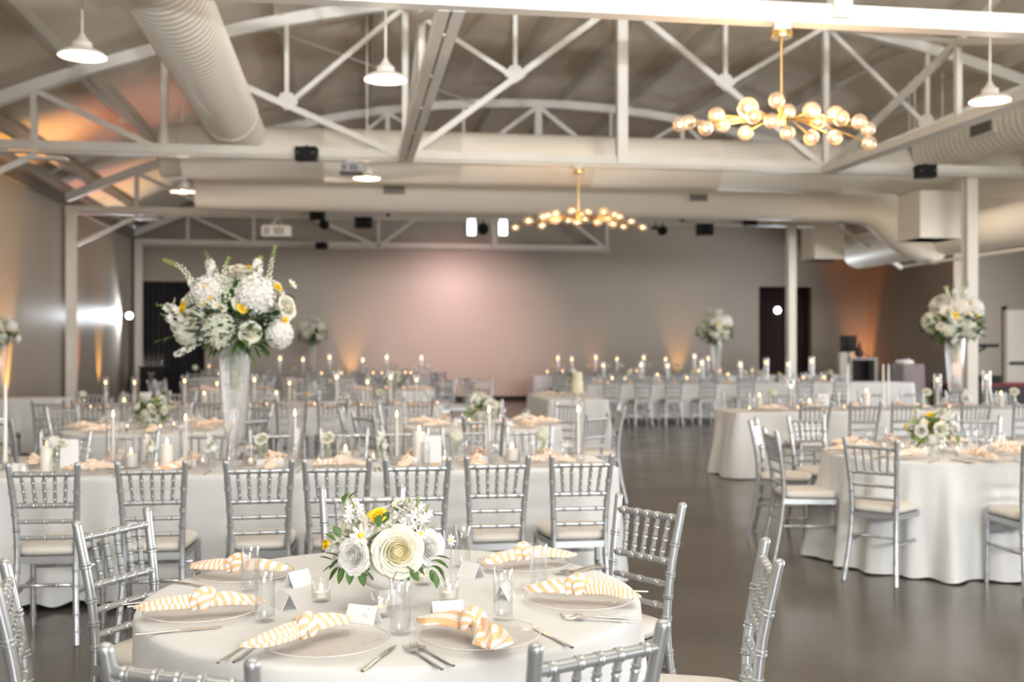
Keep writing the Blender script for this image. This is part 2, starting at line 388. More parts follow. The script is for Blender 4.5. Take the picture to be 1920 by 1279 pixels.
# ------------------------------------------------------------------ trusses
BZ = 4.185
NAMES = {8.15: 'nearest the camera', 15.15: 'above the smaller brass chandelier', 22.15: 'over the far tables', 28.95: 'against the far wall'}
def truss(Y, x0=XL+.05, x1=13.4, mid=None):
    t = empty('roof_truss', (XC, Y, 4.12))
    tag(t, 'white steel roof truss with arched top chord, ' + NAMES[Y], 'truss', 'roof trusses across the hall')
    def P(rel, z): return (rel, 0, z-4.12)
    a, c = x0-XC, x1-XC
    b = MB(); n = 26
    for i in range(n):
        r0 = a+(c-a)*i/n; r1 = a+(c-a)*(i+1)/n
        b.beam(P(r0, ztop(r0+XC)), P(r1, ztop(r1+XC)), .14, .16)
    b.build('top_chord', M['steel_white'], t, smooth=False)
    b = MB()
    b.beam(P(a, BZ+.05), P(c, BZ+.05), .035, .13); b.beam(P(a, BZ-.05), P(c, BZ-.05), .16, .02); b.beam(P(a, BZ+.03), P(c, BZ+.03), .07, .05)
    b.build('bottom_chord', M['steel_white'], t, smooth=False)
    def T(rel): return P(rel, ztop(rel+XC)-.05)
    def B(rel): return P(rel, BZ)
    def mem(nm, p, q, s=.075):
        if min(p[0], q[0]) < a-.01 or max(p[0], q[0]) > c+.01: return
        b = MB(); b.beam(p, q, s, s); b.build(nm, M['steel_white'], t, smooth=False)
    for r in (-8.12, -6.43, 6.43, 8.12): mem('vertical', B(r), T(r), .08)
    for r in (-3.15, 3.15): mem('vertical', B(r), T(r), .085)
    mem('king_post', B(0), T(0), .15)
    for s in (-1, 1):
        mem('diagonal', B(s*6.43), T(s*8.12), .075)
        for (r0, r1, r2) in ((3.15, 6.43, 3.15), (3.15, 0, 3.15)):
            p, q = Vector(B(s*r0)), Vector(T(s*r1)); m = (p+q)/2
            mem('diagonal', p, q, .085)
            mem('vertical', m, T(m.x), .06); mem('diagonal', m, T(s*r2), .065)
            if a < m.x < c:
                b = MB(); mm = m+Vector((0, 0, .06))
                b.add([(mm.x-.16, -.012, mm.z-.02), (mm.x, -.012, mm.z-.13), (mm.x+.16, -.012, mm.z-.02), (mm.x+.07, -.012, mm.z+.12), (mm.x-.07, -.012, mm.z+.12),
                       (mm.x-.16, .012, mm.z-.02), (mm.x, .012, mm.z-.13), (mm.x+.16, .012, mm.z-.02), (mm.x+.07, .012, mm.z+.12), (mm.x-.07, .012, mm.z+.12)],
                      [(0, 1, 2, 3, 4), (9, 8, 7, 6, 5), (0, 5, 6, 1), (1, 6, 7, 2), (2, 7, 8, 3), (3, 8, 9, 4), (4, 9, 5, 0)])
                b.build('gusset_plate', M['steel_white'], t, smooth=False)
    if Y < 25:
        b = MB(); b.beam((XL+.12-XC, 0, 3.45-4.12), (-8.1, 0, BZ-.08-4.12), .07, .07); b.box((-8.3, -.1, -.08), (-7.7, .1, -.05)); b.build('knee_brace', M['steel_white'], t, smooth=False)
    return t
truss(8.15); truss(15.15); truss(22.15, x1=10.6); truss(28.95, x1=7.15)
# brace from the third truss to the right-hand bay
b = MB(); b.beam((10.45, 22.15, 4.25), (12.15, 22.15, 3.25), .08, .08)
tag(b.build('diagonal_brace', M['steel_white'], smooth=False), 'slanting white steel brace running down behind the square box at right', 'brace')
# longitudinal girders between truss one and two
for X, lab in ((.78, 'wide double channel girder with centre slit rising beside the second pendant lamp'), (7.1, 'white girder running along the right of the big chandelier')):
    t = empty('roof_girder', (X, 11.65, 4.12)); tag(t, lab, 'girder', 'girders along the hall')
    y0, y1 = 8.2-11.65, 15.1-11.65
    b = MB(); b.box((-.105, y0, -.0), (-.012, y1, .02)); b.box((.012, y0, -.0), (.105, y1, .02)); b.box((-.105, y0, .02), (-.09, y1, .1)); b.box((.09, y0, .02), (.105, y1, .1))
    b.box((-.02, y0, .03), (-.012, y1, .12)); b.box((.012, y0, .03), (.02, y1, .12))
    for k in range(5): y = y0+(y1-y0)*(k+.5)/5; b.box((-.02, y-.04, .0), (.02, y+.04, .015))
    b.build('bottom_chord', M['steel_white'], t, smooth=False)
    b = MB(); b.beam((0, 0, .05), (0, 0, 1.0), .07, .07); b.build('vertical', M['steel_white'], t, smooth=False)
    for s in (-1, 1):
        b = MB(); b.beam((0, s*3.45, .08), (0, 0, 1.0), .075, .075); b.build('diagonal', M['steel_white'], t, smooth=False)
        b = MB(); b.beam((0, s*3.45, ztop(X)-4.2), (0, 0, 1.0), .06, .06); b.build('diagonal', M['steel_white'], t, smooth=False)
# columns
def column(X, Y, h, lab):
    t = empty('steel_column', (X, Y, 0)); tag(t, lab, 'column', 'steel columns')
    b = MB(); b.box((-.075, -.08, .02), (.075, .08, h)); b.box((-.088, -.087, .02), (.088, -.07, h-.01)); b.box((-.088, .07, .02), (.088, .087, h-.01))
    b.build('shaft', M['steel_white'], t, smooth=False)
    b = MB(); b.box((-.15, -.15, 0), (.15, .15, .02)); b.build('base_plate', M['steel_white'], t, smooth=False)
column(XL+.16, 22.15, 4.25, 'pale steel column on left wall with brace beside pink wall glow')
column(XL+.16, 28.95, 4.25, 'pale steel column in the far left corner beside the dark opening')
column(XL+.16, 15.15, 4.25, 'pale steel column on left wall nearest the camera')
column(onY(1818, 15.3), 15.3, 4.15, 'large pale steel column behind the right tall flower arrangement')
column(onY(1483, 22.15), 22.15, 4.15, 'slim pale steel column right of the bright light on stand')
# purlins
px = []
for i in range(14):
    X = -5.1+1.37*i
    if X > 13.2: break
    b = MB(); z = zroof(X); b.box((X-.035, YB, z-.22), (X+.035, YF, z-.005)); b.box((X-.03, YB+.01, z-.224), (X+.075, YF-.01, z-.21))
    o = b.build('roof_purlin', M['purlin'], smooth=False)
    s_ = 'at the roof ridge' if abs(X-XC) < .7 else ('%s from the %s wall' % (ORD[i] if X < XC else ORD[12-i], 'left' if X < XC else 'right'))
    tag(o, 'long roof purlin under the insulation, ' + s_, 'purlin', 'roof purlins')
# eave strut: dark line at top of left wall
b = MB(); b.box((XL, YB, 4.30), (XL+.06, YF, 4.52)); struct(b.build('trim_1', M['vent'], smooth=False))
# cross bracing rods under the roof
for y0, y1 in ((15.2, 22.1), (22.2, 28.9)):
    b = MB(); b.tube([(-1.2, y0, ztop(-1.2)), (2.6, y1, ztop(2.6))], .012, 6)
    tag(b.build('bracing_rod', M['steel_white']), 'thin steel bracing rod under the roof, ' + ('nearer bay' if y0 < 20 else 'far bay'), 'rod', 'bracing rods')

# ------------------------------------------------------------------ ducts
def ringed(p0, p1, r, step):
    p0 = Vector(p0); p1 = Vector(p1); L = (p1-p0).length; n = int(L/step); P = []; R = []
    for i in range(n+1):
        for dt, k in ((0, 1.0), (.42, 1.0), (.5, 1.018), (.58, 1.0)):
            t = (i+dt)/(n+1); P.append(p0.lerp(p1, t)); R.append(r*k)
    return P, R
t = empty('ceiling_duct', (-1.62, 9, 4.70)); tag(t, 'big white spiral air duct running towards the camera at upper left', 'duct')
b = MB(); P_, R_ = ringed((0, -7.5, 0), (0, 7.35, 0), .365, .14); b.tube(P_, R_, 36); b.build('duct_body', M['duct'], t)
b = MB(); P_ = [(0, y, 0) for y in (5.9, 5.92, 6.0, 6.02)]; b.tube(P_, [.365, .385, .385, .365], 36); b.build('collar', M['duct'], t)
YA, YBd = 16.75, 19.6
t = empty('ceiling_duct', (5, YA, 4.48)); tag(t, 'long white air duct crossing the hall just behind the second truss', 'duct')
b = MB(); xs = onY(303, YA)-5; P_ = [(xs, 0, 0)]; R_ = [.05]
P_ += [(xs+.001, 0, 0), (xs+.03, 0, 0)]; R_ += [.38, .41]
for k in range(7): x = xs+.3+k*2.1; P_ += [(x, 0, 0), (x+.01, 0, 0), (x+.04, 0, 0), (x+.05, 0, 0)]; R_ += [.41, .418, .418, .41]
P_ += [(7.0, 0, 0)]; R_ += [.41]
b.tube(P_, R_, 40); b.build('duct_body', M['duct'], t)
# branch that carries on toward the right rear
t = empty('ceiling_duct', (5, YBd, 4.36)); tag(t, 'white air duct behind the long one, bending down at right', 'duct')
b = MB(); xs = onY(367, YBd)-5
pts = [(xs, 0, 0), (xs+.02, 0, 0), (0, 0, 0), (4.4, 0, 0)] + cr([(4.6, 0, 0), (5.2, .05, -.1), (5.75, .25, -.42), (6.3, .4, -.72), (6.75, .4, -.78)], 14)
b.tube(pts, [.36, .40]+[.41]*(len(pts)-2), 40); b.build('duct_body', M['duct'], t)
def vent(parent, x, y, z, wv, hv, ry=0, nrm='front'):
    b = MB(); b.box((x-wv/2-.03, y-.02, z-hv/2-.03), (x+wv/2+.03, y+.0, z+hv/2+.03)); o = b.build('vent', M['duct'], parent, smooth=False)
    b = MB(); nn = 9
    for k in range(nn): zz = z-hv/2+hv*(k+.5)/nn; b.box((x-wv/2, y-.035, zz-hv/nn*.32), (x+wv/2, y-.02, zz+hv/nn*.32))
    b.build('louvres', M['vent'], o, smooth=False)
vent(t, onY(739, YBd-.41)-5, -.41, -.05, .38, .15); vent(t, onY(1309, YBd-.41)-5, -.41, -.07, .34, .13)
t = empty('ceiling_duct', (11.75, 18, 3.72)); tag(t, 'low white duct running along the right side behind the column', 'duct')
b = MB(); b.tube([(0, -5.5, 0), (0, -1.5, 0), (0, -1.49, 0), (0, -1.4, 0), (0, -1.39, 0), (0, 5.4, 0), (0, 5.45, 0)], [.39, .39, .41, .41, .39, .39, .3], 36); b.build('duct_body', M['duct'], t)
b = MB(); b.tube([(-.2, -5.5, -.52), (-.2, 3, -.52)], .03, 8); b.build('conduit', M['steel_white'], t)
# right duct with register, mirror of the left one
t = empty('ceiling_duct', (9.48, 12.6, 4.72)); tag(t, 'white air duct with a grille at the upper right edge', 'duct')
b = MB(); P_, R_ = ringed((0, -10, 0), (0, 3.75, 0), .365, .14); b.tube(P_, R_, 32); b.build('duct_body', M['duct'], t)
yv = 14.35-12.6
b = MB(); b.box((-.37, yv-.34, -.14), (-.30, yv+.34, .10)); o = b.build('vent', M['duct'], t, smooth=False)
b = MB()
for k in range(11): yy = yv-.27+.54*(k+.5)/11; b.box((-.385, yy-.014, -.10), (-.37, yy+.014, .06))
b.build('louvres', M['vent'], o, smooth=False)
t = empty('ceiling_duct', (12.6, 16.2, 4.3)); tag(t, 'white duct elbow sloping down at the right edge', 'duct')
b = MB(); b.tube(cr([(-.75, .5, .18), (0, .1, .08), (.6, -.9, -.15), (.9, -2.4, -.35)], 12), .41, 28); b.build('duct_body', M['duct'], t)
# square boxes
for (u0, u1, d, zb, lab) in ((1690, 1792, 17.8, 3.29, 'large pale square duct box near the right column'), (1505, 1580, 24.3, 3.47, 'small pale square duct box further back')):
    x, y = pu((u0+u1)/2, d); s_ = (u1-u0)*d/2000*.78/2
    b = MB(); b.box((-s_, -s_, 0), (s_, s_, .78)); b.box((-s_-.01, -s_-.01, 0), (s_+.01, s_+.01, .04))
    for a_ in (-1, 1): b.tube([(a_*s_*.7, 0, .7), (a_*s_*.7, 0, zroof(x)-zb)], .012, 6)
    o = b.build('duct_box', M['duct'], smooth=False, loc=(x, y, zb)); tag(o, lab, 'box', 'square duct boxes')

# ------------------------------------------------------------------ pendants
def make_pendant():
    t = empty('pendant_lamp')
    b = MB(); b.lathe([(.20, 0), (.198, .008), (.185, .028), (.14, .052), (.085, .07), (.082, .12), (.07, .13), (.05, .135), (.045, .16), (.03, .165), (.028, .19), (.016, .20)], 32)
    b.lathe([(.196, .002), (.18, .024), (.135, .046), (.08, .062), (.001, .066)], 32)
    b.build('shade', M['steel_white'], t)
    b = MB(); b.sphere((0, 0, .035), .028, 14, 8); b.build('bulb', M['pbulb'], t)
    b = MB(); b.tube([(0, 0, .19), (0, 0, 1.9)], .011, 8); b.build('stem', M['steel_white'], t)
    return t
PEN = Proto(make_pendant)
for (u, v, d, lab) in ((154, 106, 9.2, 'white dome pendant lamp at upper left below the big duct'), (723, 150, 10.0, 'white dome pendant lamp left of the slitted girder'),
                       (1856, 190, 10.8, 'white dome pendant lamp at upper right by the grille duct'), (342, 360, 17.0, 'white dome pendant lamp left of the hall-wide ducts'),
                       (688, 335, 15.9, 'white dome pendant lamp below the projector'), (1705, 383, 18.6, 'white dome pendant lamp before the large square box')):
    x, y = pu(u, d); z = zv(v, d)
    o = PEN.put((x, y, z), 0, lab, 'lamp', 'dome pendant lamps')
    [setattr(c.scale, 'z', 1) or setattr(c, 'scale', (1, 1, (zroof(x)-z-.19)/1.71)) or setattr(c, 'location', (0, 0, .19-.19*(zroof(x)-z-.19)/1.71)) for c in o.children if c.name.startswith('stem')]
    light('POINT', 'pendant_light', (x, y, z-.010), 62, (1, .84, .66), .03)

for k, (x, y) in enumerate(((-2.3, 2.6), (.35, 2.4), (6.4, 2.6), (-2.3, -4.5), (6.4, -4.5), (.35, -9.5), (6.4, -9.5))):  # unseen pendants added to light the tables from above
    PEN.put((x, y, 4.05), 0, 'added white dome pendant lamp out of view, ' + ('over the front round table' if k == 1 else ORD[k]+' counted from the front left'), 'lamp', 'added dome pendant lamps out of view')
    light('POINT', 'pendant_light', (x, y, 4.035), 24, (1, .87, .72), .03)
# ------------------------------------------------------------------ chandeliers
def make_chandelier(glb, px_m, cu, cv, seed):
    t = empty('brass_chandelier'); r = random.Random(seed)
    b = MB(); b.lathe([(.001, .645), (.085, .645), (.088, .66), (.085, .70), (.001, .702)], 24); b.build('canopy', M['brass'], t)
    b = MB(); b.box((-.06, -.05, .70), (.06, .05, .765)); b.build('ceiling_mount', M['steel_white'], t, smooth=False)
    b = MB(); b.tube([(0, 0, .03), (0, 0, .66)], .011, 10); b.build('stem', M['brass'], t)
    b = MB(); b.lathe([(.001, -.06), (.03, -.06), (.035, -.02), (.03, .05), (.02, .09), (.001, .09)], 18); b.build('hub', M['brass'], t)
    for (u, v, rr) in glb:
        x = (u-cu)*px_m; z = -(v-cv)*px_m; y = r.uniform(-.17, .17)
        L = Vector((x, y, z)); dirn = L.copy(); 
        c0 = Vector((0, 0, 0)).lerp(L, .35); c0.z *= .25
        b = MB(); e = L-(L-c0).normalized()*(rr*.8); b.tube([(0, 0, 0), c0, e], .0075, 8); b.build('arm', M['brass'], t)
        b = MB(); b.sphere((x, y, z), rr, 20, 12); g = b.build('globe', M['globe'], t)
        b = MB(); b.sphere((x, y, z), rr*.30, 12, 8); b.build('bulb', M['bulb'], g)
    return t
G1 = [(1273, 238, .062), (1292, 229, .064), (1322, 243, .062), (1346, 215, .068), (1358, 232, .06), (1396, 210, .082), (1405, 226, .06), (1405, 244, .064), (1443, 231, .062),
      (1452, 193, .066), (1488, 201, .066), (1477, 250, .06), (1530, 202, .074), (1534, 228, .06), (1525, 256, .062), (1570, 228, .062), (1570, 256, .06), (1576, 207, .066),
      (1613, 228, .064), (1635, 238, .06), (1635, 266, .06)]
x1_, y1_ = pu(1465, 8.57)
t = make_chandelier(G1, 8.57/2000, 1466, 222, 3); t.location = (x1_, y1_, zv(222, 8.57)); t.rotation_euler.z = -PSI
for c in t.children: pass
tag(t, 'branching brass chandelier with many amber globes, the larger one hanging nearest', 'chandelier', 'brass globe chandeliers')
CH1 = t
G2 = [(966, 426, .062), (991, 413, .075), (1018, 405, .07), (1028, 402, .066), (1016, 422, .06), (1043, 398, .066), (1041, 415, .06), (1073, 395, .064), (1089, 399, .062), (1103, 396, .056),
      (1067, 411, .055), (1081, 419, .06), (1097, 411, .055), (1131, 399, .066), (1120, 416, .06), (1140, 410, .06), (1150, 405, .06), (1160, 408, .062), (1148, 421, .064), (1171, 423, .055), (1185, 414, .064), (1203, 428, .064)]
x2_, y2_ = pu(1085, 15.47)
t = make_chandelier(G2, 15.47/2000, 1085, 408, 5); t.location = (x2_, y2_, zv(408, 15.47)); t.rotation_euler.z = -PSI
tag(t, 'branching brass chandelier with many amber globes, the smaller one hanging further back', 'chandelier', 'brass globe chandeliers')
for (x, y, z, rg, e) in ((x1_, y1_, zv(222, 8.57), .7, 30), (x2_, y2_, zv(408, 15.47), .7, 13)):
    for k in (-1, 1): light('POINT', 'chandelier_light', (x+k*rg*.5, y, z-.02), e, (1, .64, .36), .22)

# ------------------------------------------------------------------ hung fixtures
def fixture(name, u, v, d, wpx, hpx, dm, lab, cat, kind='box', m='black', hang=.12):
    y = 28.6 if d > 25 else 21.98 if d > 18 else 14.98; x = onY(u, y); d = dep(x, y); z = zv(v, d); wd = wpx*d/2000; hd = hpx*d/2000
    hang = max(.03, 4.14-z-hd/2) if z < 4.1 else .03
    t = empty(name, (x, y, z), -PSI); tag(t, lab, cat)
    if kind == 'box':
        b = MB(); b.box((-wd/2, -dm/2, -hd/2), (wd/2, dm/2, hd/2)); b.build('housing', M[m], t, smooth=False)
        b = MB(); b.box((-wd/2+.02, -dm/2-.012, -hd/2+.02), (wd/2-.02, -dm/2, hd/2-.02)); b.build('grille', M[m], t, smooth=False)
        b = MB()
        for sx_ in (-1, 1): b.box((sx_*wd*.36-.012, -dm/2-.02, -.012), (sx_*wd*.36+.012, -dm/2-.01, .012))
        b.build('knob', M['vent'], t, smooth=False)
    elif kind == 'par':
        b = MB(); r = wd/2; b.lathe([(.001, .22), (r*.6, .22), (r, .08), (r, -.10), (r*.9, -.10), (r*.85, -.04), (.001, -.03)], 20)
        for i in range(len(b.v)):
            X_, Y_, Z_ = b.v[i]; b.v[i] = (X_, Z_*1.0, -Y_)
        b.build('can', M[m], t)
    b = MB(); b.box((-.02, -.02, hd/2-.01), (.02, .02, hd/2+hang)); b.build('bracket', M['vent'], t, smooth=False)
    return t
fixture('wall_speaker', 575, 289, 14.0, 40, 25, .2, 'small black speaker on the middle truss at left', 'speaker')
fixture('wall_speaker', 1735, 322, 15.6, 35, 24, .2, 'small black speaker on the middle truss at right', 'speaker')
fixture('wall_speaker', 595, 403, 21.3, 26, 19, .2, 'small black speaker on the far truss above the round black spotlight', 'speaker')
fixture('wall_speaker', 682, 418, 21.3, 31, 20, .25, 'wide black speaker under the far truss', 'speaker')
fixture('wall_speaker', 603, 461, 28.2, 21, 12, .25, 'black speaker low on the far wall beam', 'speaker')
fixture('wall_speaker', 1407, 416, 22.5, 23, 15, .2, 'small black speaker on the far truss right of the chandelier', 'speaker')
fixture('spotlight', 608, 422, 21.0, 18, 18, .2, 'round black spotlight beside the white projector', 'spotlight', 'par')
fixture('spotlight', 906, 430, 22.0, 21, 21, .2, 'round black spotlight between the two narrow bright panes', 'spotlight', 'par', hang=.2)
fixture('spotlight', 1242, 433, 22.2, 17, 20, .2, 'round black spotlight right of the far chandelier', 'spotlight', 'par', hang=.15)
fixture('stage_light', 1321, 431, 22.3, 30, 20, .25, 'wide black stage light under the far truss', 'light')
t = fixture('stage_light', 1229, 428, 22.2, 16, 5, .1, 'flat black lamp arm beside a round spotlight', 'light')
def projector(u, v, d, wpx, m, lab):
    y = 21.9 if d > 18 else 14.9; x = onY(u, y); d = dep(x, y); z = zv(v, d); wd = wpx*d/2000; t = empty('projector', (x, y, z), -PSI+.15); tag(t, lab, 'projector', 'hanging projectors')
    b = MB(); h_ = wd*.17; hg = max(.1, 4.13-z); b.box((-wd/2, -.2, -h_), (wd/2, .2, h_)); b.box((-wd/2+.02, -.19, h_), (wd/2-.02, .19, h_+.02)); b.build('body', M[m], t, smooth=False)
    b = MB()
    for k in range(6): b.box((-wd*.42, -.215, -h_*.7+k*h_*.25), (-wd*.22, -.2, -h_*.7+k*h_*.25+h_*.12)); b.box((-wd*.08, -.215, -h_*.7+k*h_*.25), (wd*.28, -.2, -h_*.7+k*h_*.25+h_*.12))
    b.build('grille', M['vent'], t, smooth=False)
    b = MB(); b.tube([(0, 0, h_), (-.05, .05, h_+.08), (0, .1, hg)], .02, 8); b.tube([(-.12, 0, h_+.02), (-.02, .1, hg-.02)], .012, 6); b.tube([(.12, 0, h_+.02), (.02, .1, hg-.02)], .012, 6)
    b.build('mount', M['steel_white'], t)
projector(519, 435, 21.0, 53, 'steel_white', 'white projector hanging below the far truss')
projector(659, 318, 14.6, 42, 'greyp', 'grey projector hanging below the middle truss')

# ------------------------------------------------------------------ bright lights on stands
for (u, v, d, lab) in ((243, 592, 26.6, 'bright white work light on black stand by the left column'), (1457, 582, 27.0, 'bright white work light on black stand at right of hall')):
    x, y = pu(u, d); z = zv(v, d); t = empty('light_stand', (x, y, 0)); tag(t, lab, 'light', 'bright lights on stands')
    b = MB(); b.tube([(0, 0, .3), (0, 0, z-.05)], .022, 8); b.build('pole', M['black'], t)
    for k in range(3):
        q = 2*pi*k/3+.5; b = MB(); b.tube([(0, 0, .75), (.24*cos(q), .24*sin(q), 0.01)], .014, 6); b.build('leg', M['black'], t)
    b = MB(); b.box((-.11, -.02, z-.11), (.11, .07, z+.11)); b.build('lamp_head', M['black'], t, smooth=False)
    b = MB(); b.sphere((0, -.03, z), .075, 14, 8, (1, .4, 1)); b.build('lens', M['led'], t)
    l = light('SPOT', 'work_light', (x, y-.12, z), 170, (.86, .93, 1), .07, spot=radians(160), blend=.4); aim(l, (x+(1.5 if u < 900 else -.3), y-10, .8))

# ------------------------------------------------------------------ wall washers
def uplight(x, y, rz, c, e, lab, spot=34, tilt=0, tgt=None):
    t = empty('uplight', (x, y, 0)); tag(t, lab, 'light', 'coloured uplights on the floor')
    b = MB(); b.lathe([(.001, .02), (.09, .02), (.1, .05), (.1, .16), (.09, .17), (.085, .15), (.001, .145)], 18); b.build('can', M['black'], t)
    b = MB(); b.box((-.12, -.03, 0), (.12, .03, .02)); b.box((-.125, -.02, 0), (-.105, .02, .13)); b.box((.105, -.02, 0), (.125, .02, .13)); b.build('bracket', M['black'], t, smooth=False)
    l = light('SPOT', 'uplight_beam', (x, y, .2), e, c, .04, spot=radians(spot), blend=.9)
    aim(l, tgt)
AMB = (1, .48, .10); PNK = (1, .34, .24); ORG = (1, .36, .12)
def wleft(Y, c, e, lab): uplight(XL+.22, Y, 0, c, e, lab, 40, tgt=(XL+.02, Y, 3.6))
wleft(18.6, AMB, 900, 'amber floor uplight washing left wall at the photo edge')
wleft(23.15, PNK, 420, 'pink floor uplight beside the left wall column')
wleft(25.2, AMB, 420, 'amber floor uplight further along the left wall')
def wfar(u, c, e, lab): X = onY(u, YF); uplight(X, YF-.25, 0, c, e, lab, 42, tgt=(X, YF-.02, 3.4))
wfar(658, AMB, 150, 'amber floor uplight on far wall left of pink glow')
wfar(1113, PNK, 60, 'pink floor uplight on far wall behind the tables')
wfar(1271, AMB, 170, 'amber floor uplight on far wall right of centre')
wfar(1608, ORG, 420, 'orange floor uplight in the far right corner')
uplight(15.3, 24.45, 0, ORG, 240, 'orange floor uplight at the end of the right wall', 60, tgt=(14.8, 24.9, 3.8))
# pink projected wash on the far wall
l = light('SPOT', 'pink_wash', (3.4, 22.4, 3.9), 1300, (1, .60, .58), .12, spot=radians(62), blend=1.0); aim(l, (onY(850, YF), YF, 1.1))
uplight(-4.9, 19.6, 0, (1, .32, .22), 300, 'pink floor uplight aimed up at the roof near left wall', 42, tgt=(-4.0, 19.0, 5))
uplight(-4.9, 24.2, 0, (1, .5, .12), 300, 'amber floor uplight aimed up at the roof near left wall', 40, tgt=(-4.1, 24.0, 5))
# ================================================================== CHAIRS
def bamboo(b, pts, r, nodes, n=8, big=1.22):
    """tube along pts (dense list) with paired rings at the fractions in nodes"""
    k = len(pts)-1
    def at(t):
        t = max(0, min(1, t))*k; i = min(int(t), k-1); return Vector(pts[i]).lerp(Vector(pts[i+1]), t-i)
    L = sum((Vector(pts[i+1])-Vector(pts[i])).length for i in range(k))
    s = [(0, 1), (1, 1)]
    for t in nodes:
        e = .0042/L
        s += [(t-2.6*e, 1), (t-2.0*e, big), (t-.9*e, big), (t, .97), (t+.9*e, big), (t+2.0*e, big), (t+2.6*e, 1)]
    if k > 3: s += [(i/(k), 1) for i in range(1, k)]
    s = sorted((x for x in s if 0 <= x[0] <= 1), key=lambda q: q[0])
    out = []
    for t, g in s:
        if out and t-out[-1][0] < .3*.0042/L: continue
        out.append((t, g))
    b.tube([at(t) for t, g in out], [r*g for t, g in out], n)
PX = lambda s: [(s*.172, -.262, 0), (s*.155, -.215, .22), (s*.146, -.185, .45), (s*.154, -.198, .68), (s*.170, -.245, .925)]
def post_at(s, z):
    P = cr(PX(s), 40)
    for i in range(40):
        if P[i].z <= z <= P[i+1].z: return P[i].lerp(P[i+1], (z-P[i].z)/(P[i+1].z-P[i].z))
    return P[-1]
def cushion_mb():
    b = MB(); N = 32; prof = [(.94, .452), (1.0, .458), (1.03, .470), (1.02, .485), (.97, .497), (.86, .505), (.55, .511), (.0001, .513)]
    def outl(q):
        c, s_ = cos(q), sin(q); e = .38
        x = abs(c)**e*(1 if c > 0 else -1); y = abs(s_)**e*(1 if s_ > 0 else -1)
        return x*(.180+.018*y), y*.195+.012
    vs = []
    for k, z in prof:
        for j in range(N):
            x, y = outl(2*pi*j/N); vs.append((x*k, (y-.012)*k+.012, z))
    fs = [(i*N+j, i*N+(j+1)%N, (i+1)*N+(j+1)%N, (i+1)*N+j) for i in range(len(prof)-1) for j in range(N)]
    b.add(vs, fs+[tuple(range(N-1, -1, -1))]); return b
def chair_pieces():
    out = []
    for s in (-1, 1):
        b = MB(); P = cr(PX(s), 14); bamboo(b, P, .0165, (.075, .17, .33, .415, .56, .65, .74, .86), 12)
        b.tube([(P[-1].x, P[-1].y, .924), (P[-1].x+s*.001, P[-1].y-.003, .934), (P[-1].x+s*.002, P[-1].y-.004, .940), (P[-1].x+s*.002, P[-1].y-.004, .9435)], [.0165, .0165, .012, .005], 12)
        out.append(('back_post', b, 'silver'))
        b = MB(); bamboo(b, [(s*.186, .19, 0), (s*.184, .185, .44)], .0155, (.12, .36, .6, .82), 12); out.append(('leg', b, 'silver'))
    for z, nodes, nm in ((.880, (.12, .34, .5, .66, .88), 'top_rail'), (.715, (.12, .34, .5, .66, .88), 'back_rail'), (.630, (.2, .5, .8), 'back_rail'), (.545, (.2, .5, .8), 'back_rail')):
        a, c = post_at(-1, z), post_at(1, z); b = MB(); bamboo(b, [a, c], .0135 if z > .7 else .0115, nodes, 10); out.append((nm, b, 'silver'))
    for k in range(5):
        f = (k+1)/6; t = post_at(-1, .875).lerp(post_at(1, .875), f); q = post_at(-1, .72).lerp(post_at(1, .72), f*.94+.03)
        b = MB(); bamboo(b, [q, t], .0088, (.22, .5, .78), 8, 1.3); out.append(('spindle', b, 'silver'))
    b = MB()
    x0, x1, y0, y1 = .148, .186, -.185, .195; e = .018
    for (p, q) in (((-x0, y0), (x0, y0)), ((x0, y0), (x1, y1)), ((x1, y1), (-x1, y1)), ((-x1, y1), (-x0, y0))):
        b.beam((*p, .432), (*q, .432), .03, .036)
    out.append(('seat_frame', b, 'silver'))
    def st(p, q): b = MB(); bamboo(b, [p, q], .0095, (.3, .7), 8); out.append(('stretcher', b, 'silver'))
    st((-.185, .188, .325), (.185, .188, .325))
    for s in (-1, 1):
        st(tuple(post_at(s, .255)), (s*.185, .188, .255))
    st(tuple(post_at(-1, .30)), tuple(post_at(1, .30)))
    out.append(('seat_cushion', cushion_mb(), 'cushion'))
    return out
def make_chair():
    t = empty('chiavari_chair')
    for nm, b, m in chair_pieces(): b.build(nm, M[m], t)
    return t
CHAIR = Proto(make_chair)
def make_small():
    b = MB()
    for nm, q, m in chair_pieces():
        b.cur = 1 if m == 'cushion' else 0; k = len(b.v); b.v += q.v; b.f += [[i+k for i in f] for f in q.f]; b.mi += [b.cur]*len(q.f); b.uv += q.uv
    return b.build('chiavari_chair', [M['silver'], M['cushion']])
SMALL = Proto(make_small)
def chair(x, y, fx, fy, label, group, full=True, dz=0):
    """origin under the seat, facing (fx,fy)"""
    rz = math.atan2(-fx, fy)
    (CHAIR if full else SMALL).put((x, y, 0), rz, label, 'chair', group)

